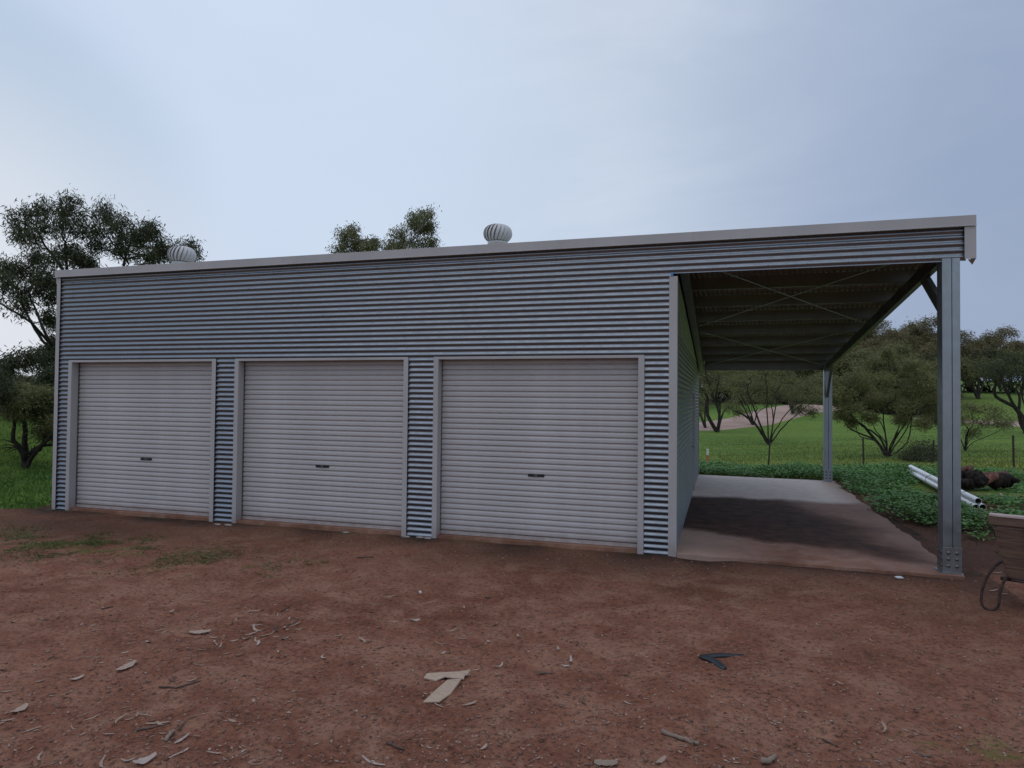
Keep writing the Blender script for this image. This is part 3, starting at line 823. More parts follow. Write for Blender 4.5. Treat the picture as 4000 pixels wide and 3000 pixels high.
simple_tree('gum_tree', 'dark low gum tree with a leaning trunk at the very left edge', 'tree', -150, 1810, 19.5,
            [(-60,1180,60),(-120,1260,70),(-80,1400,50),(-30,1480,28),(0,1505,20),(12,1535,14),(-50,1560,36),(-90,1500,60)],
            LEAF_DARK, BARK_DARK, 4, .12, lsize=(.16, .028), sub=11, per=50, spread=.14)
simple_tree('shrub_tree', 'bushy olive green shrub with a crooked low branch left of the shed', 'shrub', 98, 1778, 22,
            [(40,1548,40),(90,1538,40),(140,1545,40),(60,1580,50),(110,1570,55),(165,1570,50),(30,1600,42),(90,1620,45),(190,1560,45),(170,1630,45),(200,1620,40),(205,1680,38),(180,1690,30),(230,1650,40),(0,1560,45)],
            LEAF_OLIVE, BARK_DARK, 3, .085, lsize=(.12, .022), sub=20, per=60, spread=.11, droop=.5)
simple_tree('gum_tree', 'dense dark gum tree half hidden by the shed corner above the shrub', 'tree', 300, 1770, 30,
            [(205,1462,30),(222,1480,40),(230,1430,50),(190,1515,28),(215,1530,50),(250,1500,50),(240,1400,40),(198,1490,24)],
            LEAF_DARK, BARK_DARK, 3, .2, lsize=(.16, .03), sub=16, per=60, spread=.22)
# crooked branches of the shrub as their own tree limb
t = thing('fallen_branch', 'crooked dark dead branch bent along the grass left of the shed', 'branch', tuple(on_ground(100, 1795)))
bb = np.array(on_ground(100, 1795)); q = lambda px, py, dj=0: np.array(at_d(px, py, 22.0+dj))-bb
m_ = MB()
m_.tube([tuple(p) for p in (q(102,1792), q(88,1768), q(70,1740), q(52,1722), q(50,1700), q(56,1660), q(52,1620))], [.075,.07,.06,.055,.05,.04,.02], 7)
m_.tube([tuple(p) for p in (q(86,1765), q(100,1772), q(120,1768), q(140,1752), q(160,1742), q(185,1738), q(215,1738))], [.05,.055,.055,.05,.045,.04,.03], 7)
for a, b_ in (((66,1745),(10,1738)),((66,1745),(20,1765)),((60,1735),(5,1715)),((50,1750),(8,1752)),((137,1755),(132,1738)),((120,1768),(126,1748)),((75,1750),(30,1770))):
    m_.tube([tuple(q(*a)), tuple(q((a[0]+b_[0])/2, (a[1]+b_[1])/2-4, .2)), tuple(q(*b_))], [.022,.014,.005], 5)
m_.build('limb', BARK_DARK, t, True)

# pale gum tips over the roof
simple_tree('gum_tree', 'pale leafy gum top showing over the roof, shorter left one of two', 'tree', 1400, 1640, 36,
            [(1345,920,40),(1370,950,45),(1400,960,42),(1330,975,36),(1440,960,34),(1375,900,22),(1420,1000,60),(1350,1010,60),(1480,1010,46),(1465,950,22),(1400,1100,80),(1400,1200,90)],
            LEAF_PALE, BARK_GREY, 4, .1, lsize=(.17, .045), sub=10, per=62, spread=(.16, .16, .18), shell=.3)
simple_tree('gum_tree', 'pale leafy gum top showing over the roof, taller right one of two', 'tree', 1610, 1640, 36,
            [(1630,850,34),(1665,840,32),(1600,880,42),(1640,900,45),(1560,920,46),(1590,950,50),(1640,960,46),(1545,960,38),(1680,890,26),(1690,950,24),(1530,985,40),(1600,1000,60),(1680,1010,50),(1610,1100,90),(1620,1220,90)],
            LEAF_PALE, BARK_GREY, 4, .1, lsize=(.17, .045), sub=10, per=62, spread=(.16, .16, .20), shell=.3)

# paddock trees right of the shed
simple_tree('mallee_tree', 'multi-stemmed mallee tree by the fence framed under the carport roof', 'tree', 3005, 1738, 46,
            [(2870,1500,50),(2930,1470,55),(2990,1450,60),(3050,1470,60),(3110,1490,55),(3160,1520,48),(2900,1540,40),(2960,1520,40),(3060,1540,45),(3130,1560,40),(3180,1560,34),(2850,1590,22),(2890,1610,18),(3120,1600,22),(3170,1610,20),(3000,1570,24),(3000,1400,60),(2900,1420,55),(3100,1420,60)],
            LEAF_OLIVE, BARK_DARK, 8, .10, lsize=(.14, .036), sub=17, per=38, spread=.17, droop=.3)
simple_tree('mallee_tree', 'dark single-trunk tree on the road edge at the left of the carport opening', 'tree', 2803, 1684, 57,
            [(2760,1480,55),(2810,1460,55),(2860,1490,50),(2740,1530,45),(2900,1500,45),(2830,1420,60),(2750,1420,55),(2790,1520,36),(2700,1480,50)],
            LEAF_OLIVE, BARK_DARK, 4, .17, lsize=(.17, .042), sub=17, per=34, spread=.21, droop=.3)
simple_tree('mallee_tree', 'thin forked tree at the left rear of the carport opening', 'tree', 2758, 1664, 60,
            [(2735,1570,40),(2760,1555,36),(2720,1600,40),(2700,1560,50),(2745,1600,26)],
            LEAF_OLIVE, BARK_DARK, 2, .12, lsize=(.17, .042), sub=14, per=30, spread=.2, droop=.3)
simple_tree('mallee_tree', 'sprawling bare-limbed tree beside the road in the middle of the carport opening', 'tree', 2943, 1652, 64,
            [(2900,1540,36),(2870,1570,30),(2960,1500,50),(3020,1520,45),(2990,1560,30),(2850,1520,40),(2930,1560,26),(2900,1480,50)],
            LEAF_OLIVE, BARK_DARK, 7, .10, lsize=(.17, .042), sub=14, per=30, spread=.2, droop=.3)
simple_tree('mallee_tree', 'small dark tree beside the road near the rear carport post', 'tree', 3098, 1626, 72,
            [(3090,1500,50),(3140,1510,50),(3180,1530,40),(3060,1530,36),(3150,1560,26),(3100,1540,30),(3190,1480,50)],
            LEAF_OLIVE, BARK_DARK, 6, .12, lsize=(.18, .045), sub=15, per=30, spread=.22, droop=.3)
simple_tree('mallee_tree', 'broad dome-crowned mallee tree between the two carport posts', 'tree', 3468, 1788, 36,
            [(3290,1540,45),(3330,1490,55),(3380,1440,58),(3440,1420,60),(3500,1430,60),(3300,1590,40),(3360,1530,55),(3430,1490,60),(3500,1500,60),(3560,1470,55),(3610,1480,50),(3640,1520,50),(3560,1540,55),(3620,1570,45),(3400,1580,50),(3480,1570,50),(3340,1600,36),(3540,1600,40),(3640,1600,36),(3680,1560,40),(3270,1500,40),(3275,1622,28),(3330,1648,22),(3655,1640,28),(3600,1655,24),(3400,1632,22),(3520,1640,20),(3560,1430,26),(3470,1385,24),(3250,1560,26)],
            LEAF_OLIVE, BARK_DARK, 13, .075, lsize=(.115, .028), sub=24, per=58, spread=.125, droop=.3)
simple_tree('shrub_tree', 'small rounded grey green bush at the foot of the dome-crowned mallee', 'shrub', 3600, 1812, 33,
            [(3570,1760,36),(3610,1750,38),(3640,1770,34),(3560,1785,26),(3600,1785,34),(3650,1790,24),(3530,1790,20)],
            LEAF_DARK, BARK_DARK, 4, .04, lsize=(.10, .025), sub=12, per=55, spread=.16, droop=.2)
simple_tree('mallee_tree', 'low wispy tree leaning right just right of the front carport post', 'tree', 3770, 1745, 42,
            [(3790,1590,45),(3840,1600,45),(3880,1620,42),(3920,1650,36),(3740,1600,45),(3760,1640,30),(3830,1650,30),(3900,1660,26),(3710,1640,40),(3800,1690,22)],
            LEAF_OLIVE, BARK_DARK, 7, .05, lsize=(.13, .03), sub=17, per=34, spread=.13, droop=.3)
simple_tree('mallee_tree', 'large spreading mallee tree with a low bare limb at the right edge', 'tree', 4010, 1640, 62,
            [(3900,1440,60),(3960,1410,65),(4020,1400,65),(3930,1490,45),(3990,1470,55),(4060,1460,60),(3880,1480,40),(3860,1440,45),(4080,1400,70),(4040,1520,40)],
            LEAF_DARK, BARK_DARK, 7, .2, lsize=(.18, .045), sub=20, per=42, spread=.22, droop=.3)
for (px, lab) in ((3752, 'left'), (3822, 'right')):
    simple_tree('mallee_tree', 'short-trunked tree on the far grass slope, '+lab+' of a pair', 'tree', px, 1548, 105,
                [(px-50,1440,36),(px,1420,42),(px+45,1440,36),(px-30,1470,30),(px+30,1475,30)],
                LEAF_OLIVE, BARK_DARK, 4, .26, lsize=(.28, .07), sub=15, per=30, spread=.3, droop=.2)

# the wooded rise beyond the road: copies of four mallee shapes
def proto(seed, leafmat, bark, h, w_, hue):
    global rng
    keep = rng; rng = np.random.default_rng(seed)
    b = np.zeros(3); cls = []
    for _ in range(20):
        a = rng.uniform(0, 2*math.pi); r = w_*.5*math.sqrt(rng.random()); 
        cls.append((np.array([math.cos(a)*r, math.sin(a)*r, h*(.50+.38*(1-(r/(w_*.5))**2)*rng.uniform(.3, 1.05)+rng.uniform(-.08, .06))]), np.array([w_*.16, w_*.16, h*.075])))
    trs = []
    for k in range(6):
        e = cls[k][0]; trs.append([b, b+e*np.array([.25, .25, .35]), b+e*np.array([.6, .6, .7]), b+e*.92])
    T, V, F = build_tree(b, trs, cls, leafmat, bark, lsize=(.32, .09), sub=17, per=34, spread=.27, r0=.17, droop=.15)
    rng = keep
    return T.mesh('trunk', bark, True), np_mesh('crown', V, F, leafmat)
protos = [proto(11, LEAF_OLIVE, BARK_DARK, 7.5, 8.5, 0), proto(12, LEAF_RUST, BARK_DARK, 9.0, 8.0, 0), proto(13, LEAF_DARK, BARK_DARK, 7.0, 9.5, 0), proto(14, LEAF_RUST, BARK_GREY, 10, 7.5, 0)]
spots = []
def spot(px, d, k, s_): 
    q = at_d(px, 1500, d); spots.append((q[0], q[1], k, s_))
for px, d, k, s_ in ((3340,96,0,.95),(3430,104,1,1.0),(3520,100,0,1.0),(3600,108,2,1.0),(3680,126,0,.95),(3380,118,1,1.1),(3480,122,3,1.12),(3560,124,1,1.15),(3640,126,3,1.12),(3720,132,2,1.05),
                     (3800,128,2,1.0),(3870,132,1,1.0),(3940,126,0,1.0),(3990,134,3,1.0),(3850,138,2,.95),(3250,100,1,.95),(3290,118,3,1.05),(3180,104,0,.95),(3120,112,1,1.0),(3050,100,2,.95),(2980,108,0,1.0),
                     (2910,98,2,.95),(2850,106,1,1.0),(2790,96,0,.9),(2730,104,2,1.0),(2670,98,1,1.0),(2940,128,3,1.0),(2840,130,0,1.0),(2740,128,3,1.05),(3080,132,2,1.0),(3210,134,1,1.05),
                     (3330,146,3,1.2),(3450,150,1,1.3),(3540,152,3,1.3),(3610,150,2,1.3),(3780,150,0,1.1),(3910,152,3,1.15),(4080,140,1,1.1),(4160,120,0,1.1),(4260,130,2,1.1),(2600,110,2,1.0),(2520,104,0,1.0),
                     (2870,88,2,.62),(2980,92,0,.6),(3230,90,0,.6),(2760,82,2,.6),(3540,98,2,.6),(3420,94,0,.6),(3280,92,2,.5),(3345,89,0,.5),(3385,93,2,.52),(3470,91,0,.5),(3510,93,1,.5),(3590,92,2,.5),(3640,94,0,.55),(2815,90,2,.5),(2900,90,1,.5),(3060,93,2,.5),(3120,94,0,.5),(3170,92,2,.5),(3430,138,3,1.15),(3310,130,0,1.1),(3570,112,1,1.05),(3780,136,3,1.1),(3960,140,1,1.15)):
    spot(px, d, k, s_)
words = {0: 'olive round-crowned tree', 1: 'rusty flat-topped tree', 2: 'dark spreading tree', 3: 'tall rusty-topped tree'}
hz = H([s_[0] for s_ in spots], [s_[1] for s_ in spots])
for i, (x, y, k, s_) in enumerate(spots):
    dist = math.hypot(x-CAM[0], y-CAM[1])
    where = 'in the front row' if dist < 95 else ('deep in the wood' if dist < 128 else 'on the skyline')
    rx_ = math.atan2(x-CAM[0], y-CAM[1])-YAW
    region = 'seen through the carport' if rx_ < .43 else ('between the carport posts' if rx_ < .565 else 'right of the front post')
    t = thing('mallee_tree', words[k]+' '+where+' beyond the road, '+region, 'tree', (x, y, float(hz[i])-.1), random.uniform(0, 6.28), 'mallee trees on the rise beyond the road')
    sc = s_*random.uniform(.85, 1.1)*1.02; t.scale = (sc*random.uniform(1.05, 1.25), sc*1.1, sc)
    link('trunk', protos[k][0], t); link('crown', protos[k][1], t)
# far trees low along the left horizon
for i, (px, d) in enumerate(((-40,90),(40,110),(120,95),(190,120),(-120,100),(90,140),(10,150))):
    q = at_d(px, 1500, d); hz_ = float(H(q[0], q[1])[0])
    t = thing('mallee_tree', 'distant tree low on the horizon at the far left', 'tree', (q[0], q[1], hz_-.1), i, 'distant trees on the left horizon')
    t.scale = (.75, .75, .62); k = i % 3
    link('trunk', protos[k][0], t); link('crown', protos[k][1], t)

# ------------------------------------------------------------------ low growth
def blades(x, y, h, wd, lean=.5, zoff=0):
    n = len(x); z = GZ(x, y)+zoff; a = rng.uniform(0, 2*math.pi, n); 
    s_ = np.stack([np.cos(a), np.sin(a), np.zeros(n)], 1); l_ = rng.normal(size=(n, 2))*lean*h[:, None]
    p = np.stack([x, y, z-.01], 1); m1 = p+np.stack([l_[:, 0]*.4, l_[:, 1]*.4, h*.6], 1); tp = p+np.stack([l_[:, 0], l_[:, 1], h], 1)
    w3 = wd*rng.uniform(.6, 1.3, (n, 1))
    V = np.stack([p-s_*w3*.5, p+s_*w3*.5, m1+s_*w3*.35, tp, m1-s_*w3*.35], 1).reshape(-1, 3)
    return V, np.arange(5*n).reshape(-1, 5)
# left field grass
n = 90000
x = -.3-rng.random(n)**1.1*16; y = -.6+rng.random(n)**1.4*22
keep_ = grass_mask(x, y)+.5*(vnoise(x, y, 1.2, 21)-.5) > .5; x, y = x[keep_], y[keep_]
V, F = blades(x, y, .05+.07*rng.random(len(x))*(.5+vnoise(x, y, .8, 22)), .012+.0006*np.maximum(0, y)[:, None])
tag(link('grass', np_mesh('grass', V, F, LEAF_GRASS)), 'short green grass in the field left of the shed', 'grass', kind='stuff')
# paddock grass tussocks
n = 70000
a = YAW+rng.uniform(.12, .72, n); d = 19+rng.random(n)**1.5*55; x = CAM[0]+np.sin(a)*d; y = CAM[1]+np.cos(a)*d
ok = (y > 10) ; x, y, d = x[ok], y[ok], d[ok]
V, F = blades(x, y, (.04+.10*rng.random(len(x))*(.4+vnoise(x, y, .6, 25)))*(1-.7*smooth01(d, 30, 60)), .0009*d[:, None])
PGR = m_leaf('paddock_blade', [(.175,.245,.045),(.145,.225,.040),(.22,.26,.055),(.115,.195,.036),(.28,.26,.08)], .7, .15)
tag(link('grass', np_mesh('grass', V, F, PGR)), 'green and yellowing grass of the paddock beyond the carport', 'grass', kind='stuff')

# broadleaf weeds beside and behind the slab
def weed_density(x, y):
    bank_ = smooth01(x-np.maximum(0, 4.6-y)*.42, 13.68+.10*np.sin(y*2.2)+.08*np.sin(y*5.3), 14.15)*smooth01(y, 1.9+.4*np.sin(x*3), 4.2)
    backb = smooth01(y, 9.75, 10.2)*smooth01(x, 9.0, 9.6)
    d = np.hypot(x-CAM[0], y-CAM[1])
    return np.maximum(bank_, backb)*(1-smooth01(d, 21.5, 23.5))
n = 38000
x = 9+rng.random(n)*17; y = 2+rng.random(n)*18
dn = weed_density(x, y)*np.clip(-.05+1.7*vnoise(x, y, 1.5, 31)+.3*smooth01(y, 6, 10), .04, 1)*(1-.45*smooth01(x, 15.5, 17)*(1-smooth01(y, 8, 11))); ok = rng.random(n) < dn
x, y, dn = x[ok], y[ok], dn[ok]
def seg_d(x, y, a, b):
    ax, ay = a[0], a[1]; bx, by = b[0], b[1]; L2 = (bx-ax)**2+(by-ay)**2
    t = np.clip(((x-ax)*(bx-ax)+(y-ay)*(by-ay))/L2, 0, 1); return np.hypot(x-ax-t*(bx-ax), y-ay-t*(by-ay))
lg0, lg1 = at_d(3730, 1900, 17.7), at_d(3990, 1900, 17.7); pp0, pp1 = on_ground(3838, 2010), on_ground(3596, 1888)
dl = seg_d(x, y, lg0, lg1); dp = seg_d(x, y, (pp0[0]+.12, pp0[1]-.2), (pp1[0]+.1, pp1[1]))
ok = (dl > .75*(.6+.8*vnoise(x, y, 1.3, 37))) & (dp > .26); x, y, dn, dl = x[ok], y[ok], dn[ok], dl[ok]; z = GZ(x, y)
# the pale pipes and the logs lie in cleared lanes
ht = (.05+.26*vnoise(x, y, .9, 33)**1.5+.10*vnoise(x, y, .35, 34)*np.clip(dn*1.3, .2, 1)+.06*rng.random(len(x)))*.85*np.clip(dl/2.2, .35, 1)*(1-.45*smooth01(x, 16.0, 17.5)*(1-smooth01(y, 10, 12)))
k = 11; X2 = np.repeat(x, k); Y2 = np.repeat(y, k); Z2 = np.repeat(z, k); H2 = np.repeat(ht, k); m2 = len(X2)
P0 = np.stack([X2+rng.normal(size=m2)*.07, Y2+rng.normal(size=m2)*.07, Z2+H2*rng.uniform(.35, 1.1, m2)], 1)
az = rng.uniform(0, 2*math.pi, m2); tl = rng.uniform(-.45, .55, m2)
dr = np.stack([np.cos(az)*np.cos(tl), np.sin(az)*np.cos(tl), np.sin(tl)], 1); sd2 = np.stack([-np.sin(az), np.cos(az), rng.normal(size=m2)*.25], 1)
ll = rng.uniform(.030, .072, (m2, 1)); ww = ll*rng.uniform(.5, .85, (m2, 1))
V = np.stack([P0, P0+dr*ll*.35+sd2*ww*.5, P0+dr*ll*.8+sd2*ww*.42-np.array([0, 0, .006]), P0+dr*ll-np.array([0, 0, .014]), P0+dr*ll*.8-sd2*ww*.42-np.array([0, 0, .006]), P0+dr*ll*.35-sd2*ww*.5], 1).reshape(-1, 3)
F = np.arange(6*m2).reshape(-1, 6)
tag(link('weeds', np_mesh('weeds', V, F, LEAF_WEED)), 'bright green broadleaf weeds growing thickly beside the carport slab', 'weeds', kind='stuff')
n = 40000
x = 13.6+rng.random(n)*12; y = .8+rng.random(n)*14
pr = weed_density(x, y)*.5*smooth01(vnoise(x, y, 1.1, 51), .35, .75)+.35*smooth01(x, 14.2, 15.2)*(1-smooth01(y, 3, 6))*smooth01(vnoise(x, y, 2.6, 52), .45, .8)
dl = seg_d(x, y, lg0, lg1); ok = (rng.random(n) < pr) & (dl > .5) & (seg_d(x, y, (pp0[0]+.12, pp0[1]-.2), (pp1[0]+.1, pp1[1])) > .24); x, y, dl = x[ok], y[ok], dl[ok]
V, F = blades(x, y, (.06+.20*rng.random(len(x))*vnoise(x, y, 1.4, 53))*np.clip(dl/2, .3, 1), .013, .7)
tag(link('grass_tufts', np_mesh('grass_tufts', V, F, LEAF_SCRUB)), 'tufts of drying grass among the weeds right of the slab', 'grass', kind='stuff')
n = 110000
x = rng.uniform(-.5, 6.5, n); y = rng.uniform(-3.3, -.6, n)
e = np.exp(-(((x-2.6)/2.6)**2+((y+1.95)/.60)**2)); pr = e*smooth01(vnoise(x, y, 2.4, 61)+.5*(vnoise(x, y, 8, 62)-.5), .34, .70)
ok = rng.random(n) < pr; x, y = x[ok], y[ok]
V, F = blades(x, y, .010+.032*rng.random(len(x))*(.3+vnoise(x, y, 3, 63)), .009, 1.5)
tag(link('grass_patch', np_mesh('grass_patch', V, F, YGR)), 'patchy low green grass in the dirt before the left roller door', 'grass', kind='stuff')
# straggly cover on the bank edge, in the yard patches and along the footing
n = 60000
x = rng.uniform(-1, 16.5, n); y = rng.uniform(-6, 6, n)
gmv = grass_mask(x, y); inside = (x > -.05)*(x < 13.85)*(y > -.13)
bk = smooth01(x, 13.8, 14.4)*smooth01(y, .6, 3.2)*.8
pr = np.where(inside, 0, np.clip((gmv-.14)*2.2, 0, .95)+bk)*smooth01(vnoise(x, y, 2.2, 41)+.35*(vnoise(x, y, 7, 42)-.5), .38, .72)
ok = rng.random(n) < pr; x, y = x[ok], y[ok]
V, F = blades(x, y, .012+.030*rng.random(len(x))*(.4+vnoise(x, y, 1.7, 43)), .007, 1.3)
tag(link('ground_cover', np_mesh('ground_cover', V, F, LEAF_SCRUB)), 'sparse low weeds straggling over the red dirt yard', 'weeds', kind='stuff')

# ------------------------------------------------------------------ pebbles and litter
PEB = MT('pebble'); PEB.set(PEB.mix(PEB.random_island(), (.10,.042,.028), (.34,.19,.14)), .95); PEB = PEB.m
n = 15000
a = rng.uniform(-.68, .66, n)+YAW; d = 3.6+rng.random(n)**1.5*7; x = CAM[0]+np.sin(a)*d; y = CAM[1]+np.cos(a)*d
ok = (y < -.15) | (x > 13.9); x, y = x[ok], y[ok]; n = len(x); z = GZ(x, y)
octv = np.array([(1,0,0),(-1,0,0),(0,1,0),(0,-1,0),(0,0,1),(0,0,-1)], float); octf = np.array([(0,2,4),(2,1,4),(1,3,4),(3,0,4),(2,0,5),(1,2,5),(3,1,5),(0,3,5)])
r_ = (.0035+.013*rng.random(n)**3.5)[:, None, None]
V = octv[None]*r_*rng.uniform(.6, 1.3, (n, 6, 1))*np.array([1.2, 1.0, .7])
th = rng.uniform(0, 6.28, n); cs, sn = np.cos(th)[:, None], np.sin(th)[:, None]
V = np.stack([V[:, :, 0]*cs-V[:, :, 1]*sn+x[:, None], V[:, :, 0]*sn+V[:, :, 1]*cs+y[:, None], V[:, :, 2]+z[:, None]+.002], -1).reshape(-1, 3)
F = (octf[None]+np.arange(n)[:, None, None]*6).reshape(-1, 3)
tag(link('pebbles', np_mesh('pebbles', V, F, PEB)), 'small clods and pebbles strewn over the red dirt', 'pebbles', kind='stuff')

def m_chip(name, a_, b_):
    m = MT(name); r = m.random_object(); c = m.mix(r, a_, b_)
    c = m.mix(m.rng(m.noise(22, 5, .65, vec=m.mapped((1, 4, 1))), .35, .7, 0, .6), c, tuple(v*.55 for v in a_))
    m.set(c, .85, spec=.2); m.bump(m.noise(60, 4, vec=m.mapped((1, 6, 1))), .4, .003); return m.m
CHIP = m_chip('pale_bark', (.46,.34,.27), (.33,.225,.17))
CHIPW = m_chip('bleached_bark', (.46,.37,.33), (.40,.31,.26))
TWIG = m_chip('dead_twig', (.10,.065,.05), (.17,.12,.095))
STICK = m_chip('weathered_stick', (.32,.25,.19), (.26,.19,.15))
def strip_mesh(ln, wd, curl, bend, seed, mat, thick=.002, ragged=.25, name='bark'):
    r = random.Random(seed); n = 9; top = []; 
    for i in range(n+1):
        t = i/n; xx = (t-.5)*ln; w_ = wd*(math.sin(math.pi*min(max(t, .06), .94))**.45)*(1+r.uniform(-ragged, ragged))
        yy = bend*ln*math.sin(math.pi*t); zz = curl*(4*(t-.5)**2)+thick+r.uniform(0, .002)
        for s_, e in ((-.5, 1), (0, .25), (.5, 1)):
            top.append((xx, yy+w_*s_, zz+e*wd*.10+.001))
    k = len(top); pts = top+[(a, b, c_-thick) for a, b, c_ in top]; f_ = []
    for i in range(n):
        for j in range(2):
            q_ = 3*i+j; f_.append((q_, q_+3, q_+4, q_+1)); f_.append((q_+k, q_+k+1, q_+k+4, q_+k+3))
        for j in (0, 2):
            q_ = 3*i+j; f_.append((q_, q_+k, q_+k+3, q_+3) if j == 0 else (q_, q_+3, q_+k+3, q_+k))
    f_ += [(0, 1, 1+k, k), (1, 2, 2+k, 1+k), (3*n, 3*n+k, 3*n+1+k, 3*n+1), (3*n+1, 3*n+1+k, 3*n+2+k, 3*n+2)]
    m_ = MB().poly(pts, f_); return m_.mesh(name, mat)
def lay(name, label, cat, p0, p1, wd, mat, curl=.01, bend=.05, seed=0, group=None, thick=.002):
    """a flake lying on the ground between two photo points"""
    A = Vector(on_ground(*p0)); B = Vector(on_ground(*p1)); ln = (B-A).length
    me = strip_mesh(ln, wd, curl, bend, seed, mat, thick, name=name)
    o = link(name, me); o.location = (A+B)/2+Vector((0, 0, .001)); d = B-A
    o.rotation_euler = (random.uniform(-.08, .08), -math.atan2(d.z, math.hypot(d.x, d.y)), math.atan2(d.y, d.x)); return tag(o, label, cat, group)
litter = [
 ('bark_flake','broad tan bark flake alone in the dirt before the left roller door',(738,2475),(822,2472),.075,CHIP,.008,.0),
 ('bark_flake','wide grooved bark flake in the left foreground, pale pink',(456,2628),(534,2590),.075,CHIP,.012,.02),
 ('bark_flake','leaf-shaped tan bark flake below and left of the grooved one',(274,2665),(328,2646),.040,CHIP,.010,.03),
 ('bark_flake','curled broad bark flake near the left edge of the yard',(42,2795),(108,2762),.055,CHIP,.016,.03),
 ('bark_flake','bleached white bark flake cut by the bottom edge at the left',(520,2995),(612,2962),.060,CHIPW,.022,.05),
 ('bark_strip','thin straight tan bark strip in the lower left',(324,2822),(390,2796),.011,CHIP,.006,.02),
 ('bark_strip','hooked curved bark strip in the lower left',(452,2835),(496,2797),.013,CHIP,.010,.18),
 ('bark_strip','long pale bark strip lying level above a dark twig',(568,2832),(662,2826),.020,CHIP,.006,.03),
 ('bark_strip','blade of bark slanting at the far lower left',(80,2868),(160,2842),.012,CHIP,.006,.04),
 ('bark_strip','short level strip of yellowish bark under the hooked one',(402,2871),(448,2869),.010,CHIP,.003,.0),
 ('bark_strip','arched pale strip near the bottom left of centre',(805,2945),(865,2952),.012,CHIP,.012,.15),
 ('bark_strip','tan strip beside the arched strip',(696,2950),(735,2930),.018,CHIP,.006,.03),
 ('bark_strip','slim bark strip pointing at the grooved flake',(286,2580),(330,2568),.010,CHIP,.004,.08),
 ('bark_strip','long hair-thin strip above the grooved flake',(335,2569),(408,2571),.007,CHIP,.004,.03),
 ('bark_strip','slanting strip left of the broad tan flake',(490,2522),(532,2511),.012,CHIP,.005,.05),
 ('bark_strip','pale strip in the scatter right of the broad tan flake',(978,2446),(1018,2443),.022,CHIP,.005,.0),
 ('bark_strip','leaning pale strip at the end of the bark scatter',(1133,2450),(1173,2434),.016,CHIP,.004,.05),
 ('bark_strip','tan strip at the left edge near the bottom',(2,2820),(60,2813),.014,CHIP,.004,.03),
 ('bark_strip','tan strip at the left edge below the curled flake',(5,2706),(48,2702),.015,CHIP,.004,.03),
 ('bark_strip','crumpled forked white strip at the bottom left of centre',(1415,2965),(1450,2990),.016,CHIPW,.014,.1),
 ('bark_strip','long white strip trailing right of the crumpled one',(1440,2985),(1505,2995),.014,CHIPW,.006,.06),
 ('bark_strip','white bark curl standing right of the two boards',(2229,2573),(2222,2595),.022,CHIPW,.020,.1),
 ('bark_strip','white bark chip lying below the upright curl',(2192,2603),(2224,2606),.020,CHIPW,.010,.05),
 ('bark_strip','tan slip lying under the lower board',(1698,2752),(1730,2766),.014,CHIP,.003,.03),
 ('bark_strip','tan flake right of the lower board tip',(1808,2762),(1862,2746),.022,CHIP,.008,.04),
 ('bark_flake','grey torn flake cut by the bottom edge right of centre',(2322,2985),(2412,2988),.060,STICK,.006,.0),
 ('bark_flake','tan flake at the bottom edge in the middle',(2565,2990),(2600,2965),.030,CHIP,.012,.03),
 ('bark_strip','small tan chip near the bottom right of centre',(3268,2665),(3296,2678),.018,CHIP,.005,.0),
 ('bark_strip','pale chips under the wooden barrow, nearest one',(3865,2312),(3898,2306),.030,CHIP,.008,.02),
 ('bark_strip','pale chips under the wooden barrow, right one',(3908,2320),(3936,2322),.022,CHIP,.006,.02),
 ('bark_strip','short pale chip between barrow and carport post',(3880,2240),(3915,2238),.022,CHIPW,.004,.0),
 ('bark_flake','tan dry leaf in the weeds beyond the wooden barrow',(3890,1968),(3922,1955),.12,CHIP,.03,.03),
 ('bark_flake','pinkish dry leaf in the weeds by the log pile',(3905,1932),(3932,1946),.09,CHIP,.03,.03),
]
for i, (nm, lab, p0, p1, wd, mt, cu, be) in enumerate(litter):
    lay(nm, lab, 'bark', p0, p1, wd, mt, cu, be, i)
def stick(name, label, pts, r, mat, seed=0, lift=0.):
    P = [Vector(on_ground(*p))+Vector((0, 0, r+lift)) for p in pts]; c0 = P[0].copy()
    full = []; rr = random.Random(seed)
    for i in range(len(P)-1):
        for k in range(4): full.append(P[i].lerp(P[i+1], k/4)+Vector((rr.uniform(-1,1)*r*.5, rr.uniform(-1,1)*r*.5, rr.uniform(-.3,.6)*r)))
    full.append(P[-1]); n = len(full)
    m_ = MB().tube([tuple(p-c0) for p in full], [r*(1.05-.35*i/n+rr.uniform(-.12,.12)) for i in range(n)], 7)
    o = m_.build(name, mat, None, True); o.location = c0; return tag(o, label, 'stick')
stick('stick', 'pale weathered stick at the bottom right of centre', [(2588,2868),(2660,2892),(2728,2915)], .014, STICK, 1)
stick('stick', 'short thick stick at the bottom edge below the pale one', [(2978,2992),(3010,2980),(3030,2965)], .017, STICK, 2)
stick('stick', 'stub of stick with a knobbed end in the lower left', [(646,2900),(662,2880),(682,2862)], .012, STICK, 3)
stick('twig', 'long dark curved twig below the grooved bark flake', [(624,2686),(690,2690),(740,2675),(783,2662)], .006, TWIG, 4)
stick('twig', 'dark twig under the long pale strip', [(530,2858),(590,2846),(640,2833),(660,2824)], .006, TWIG, 5)
stick('twig', 'small dark twig in the bottom middle', [(1512,2905),(1545,2920),(1575,2932)], .008, TWIG, 6)
stick('twig', 'dark twig right of the bark scatter', [(1098,2392),(1132,2372)], .007, TWIG, 7)
stick('twig', 'dark twig left before the left roller door', [(395,2382),(440,2372)], .007, TWIG, 8)
stick('twig', 'reddish twig on bare dirt in front of the middle door', [(1395,2180),(1460,2178)], .008, TWIG, 9)
stick('twig', 'short dark twig above the two boards', [(1895,2337),(1920,2337)], .009, TWIG, 10)
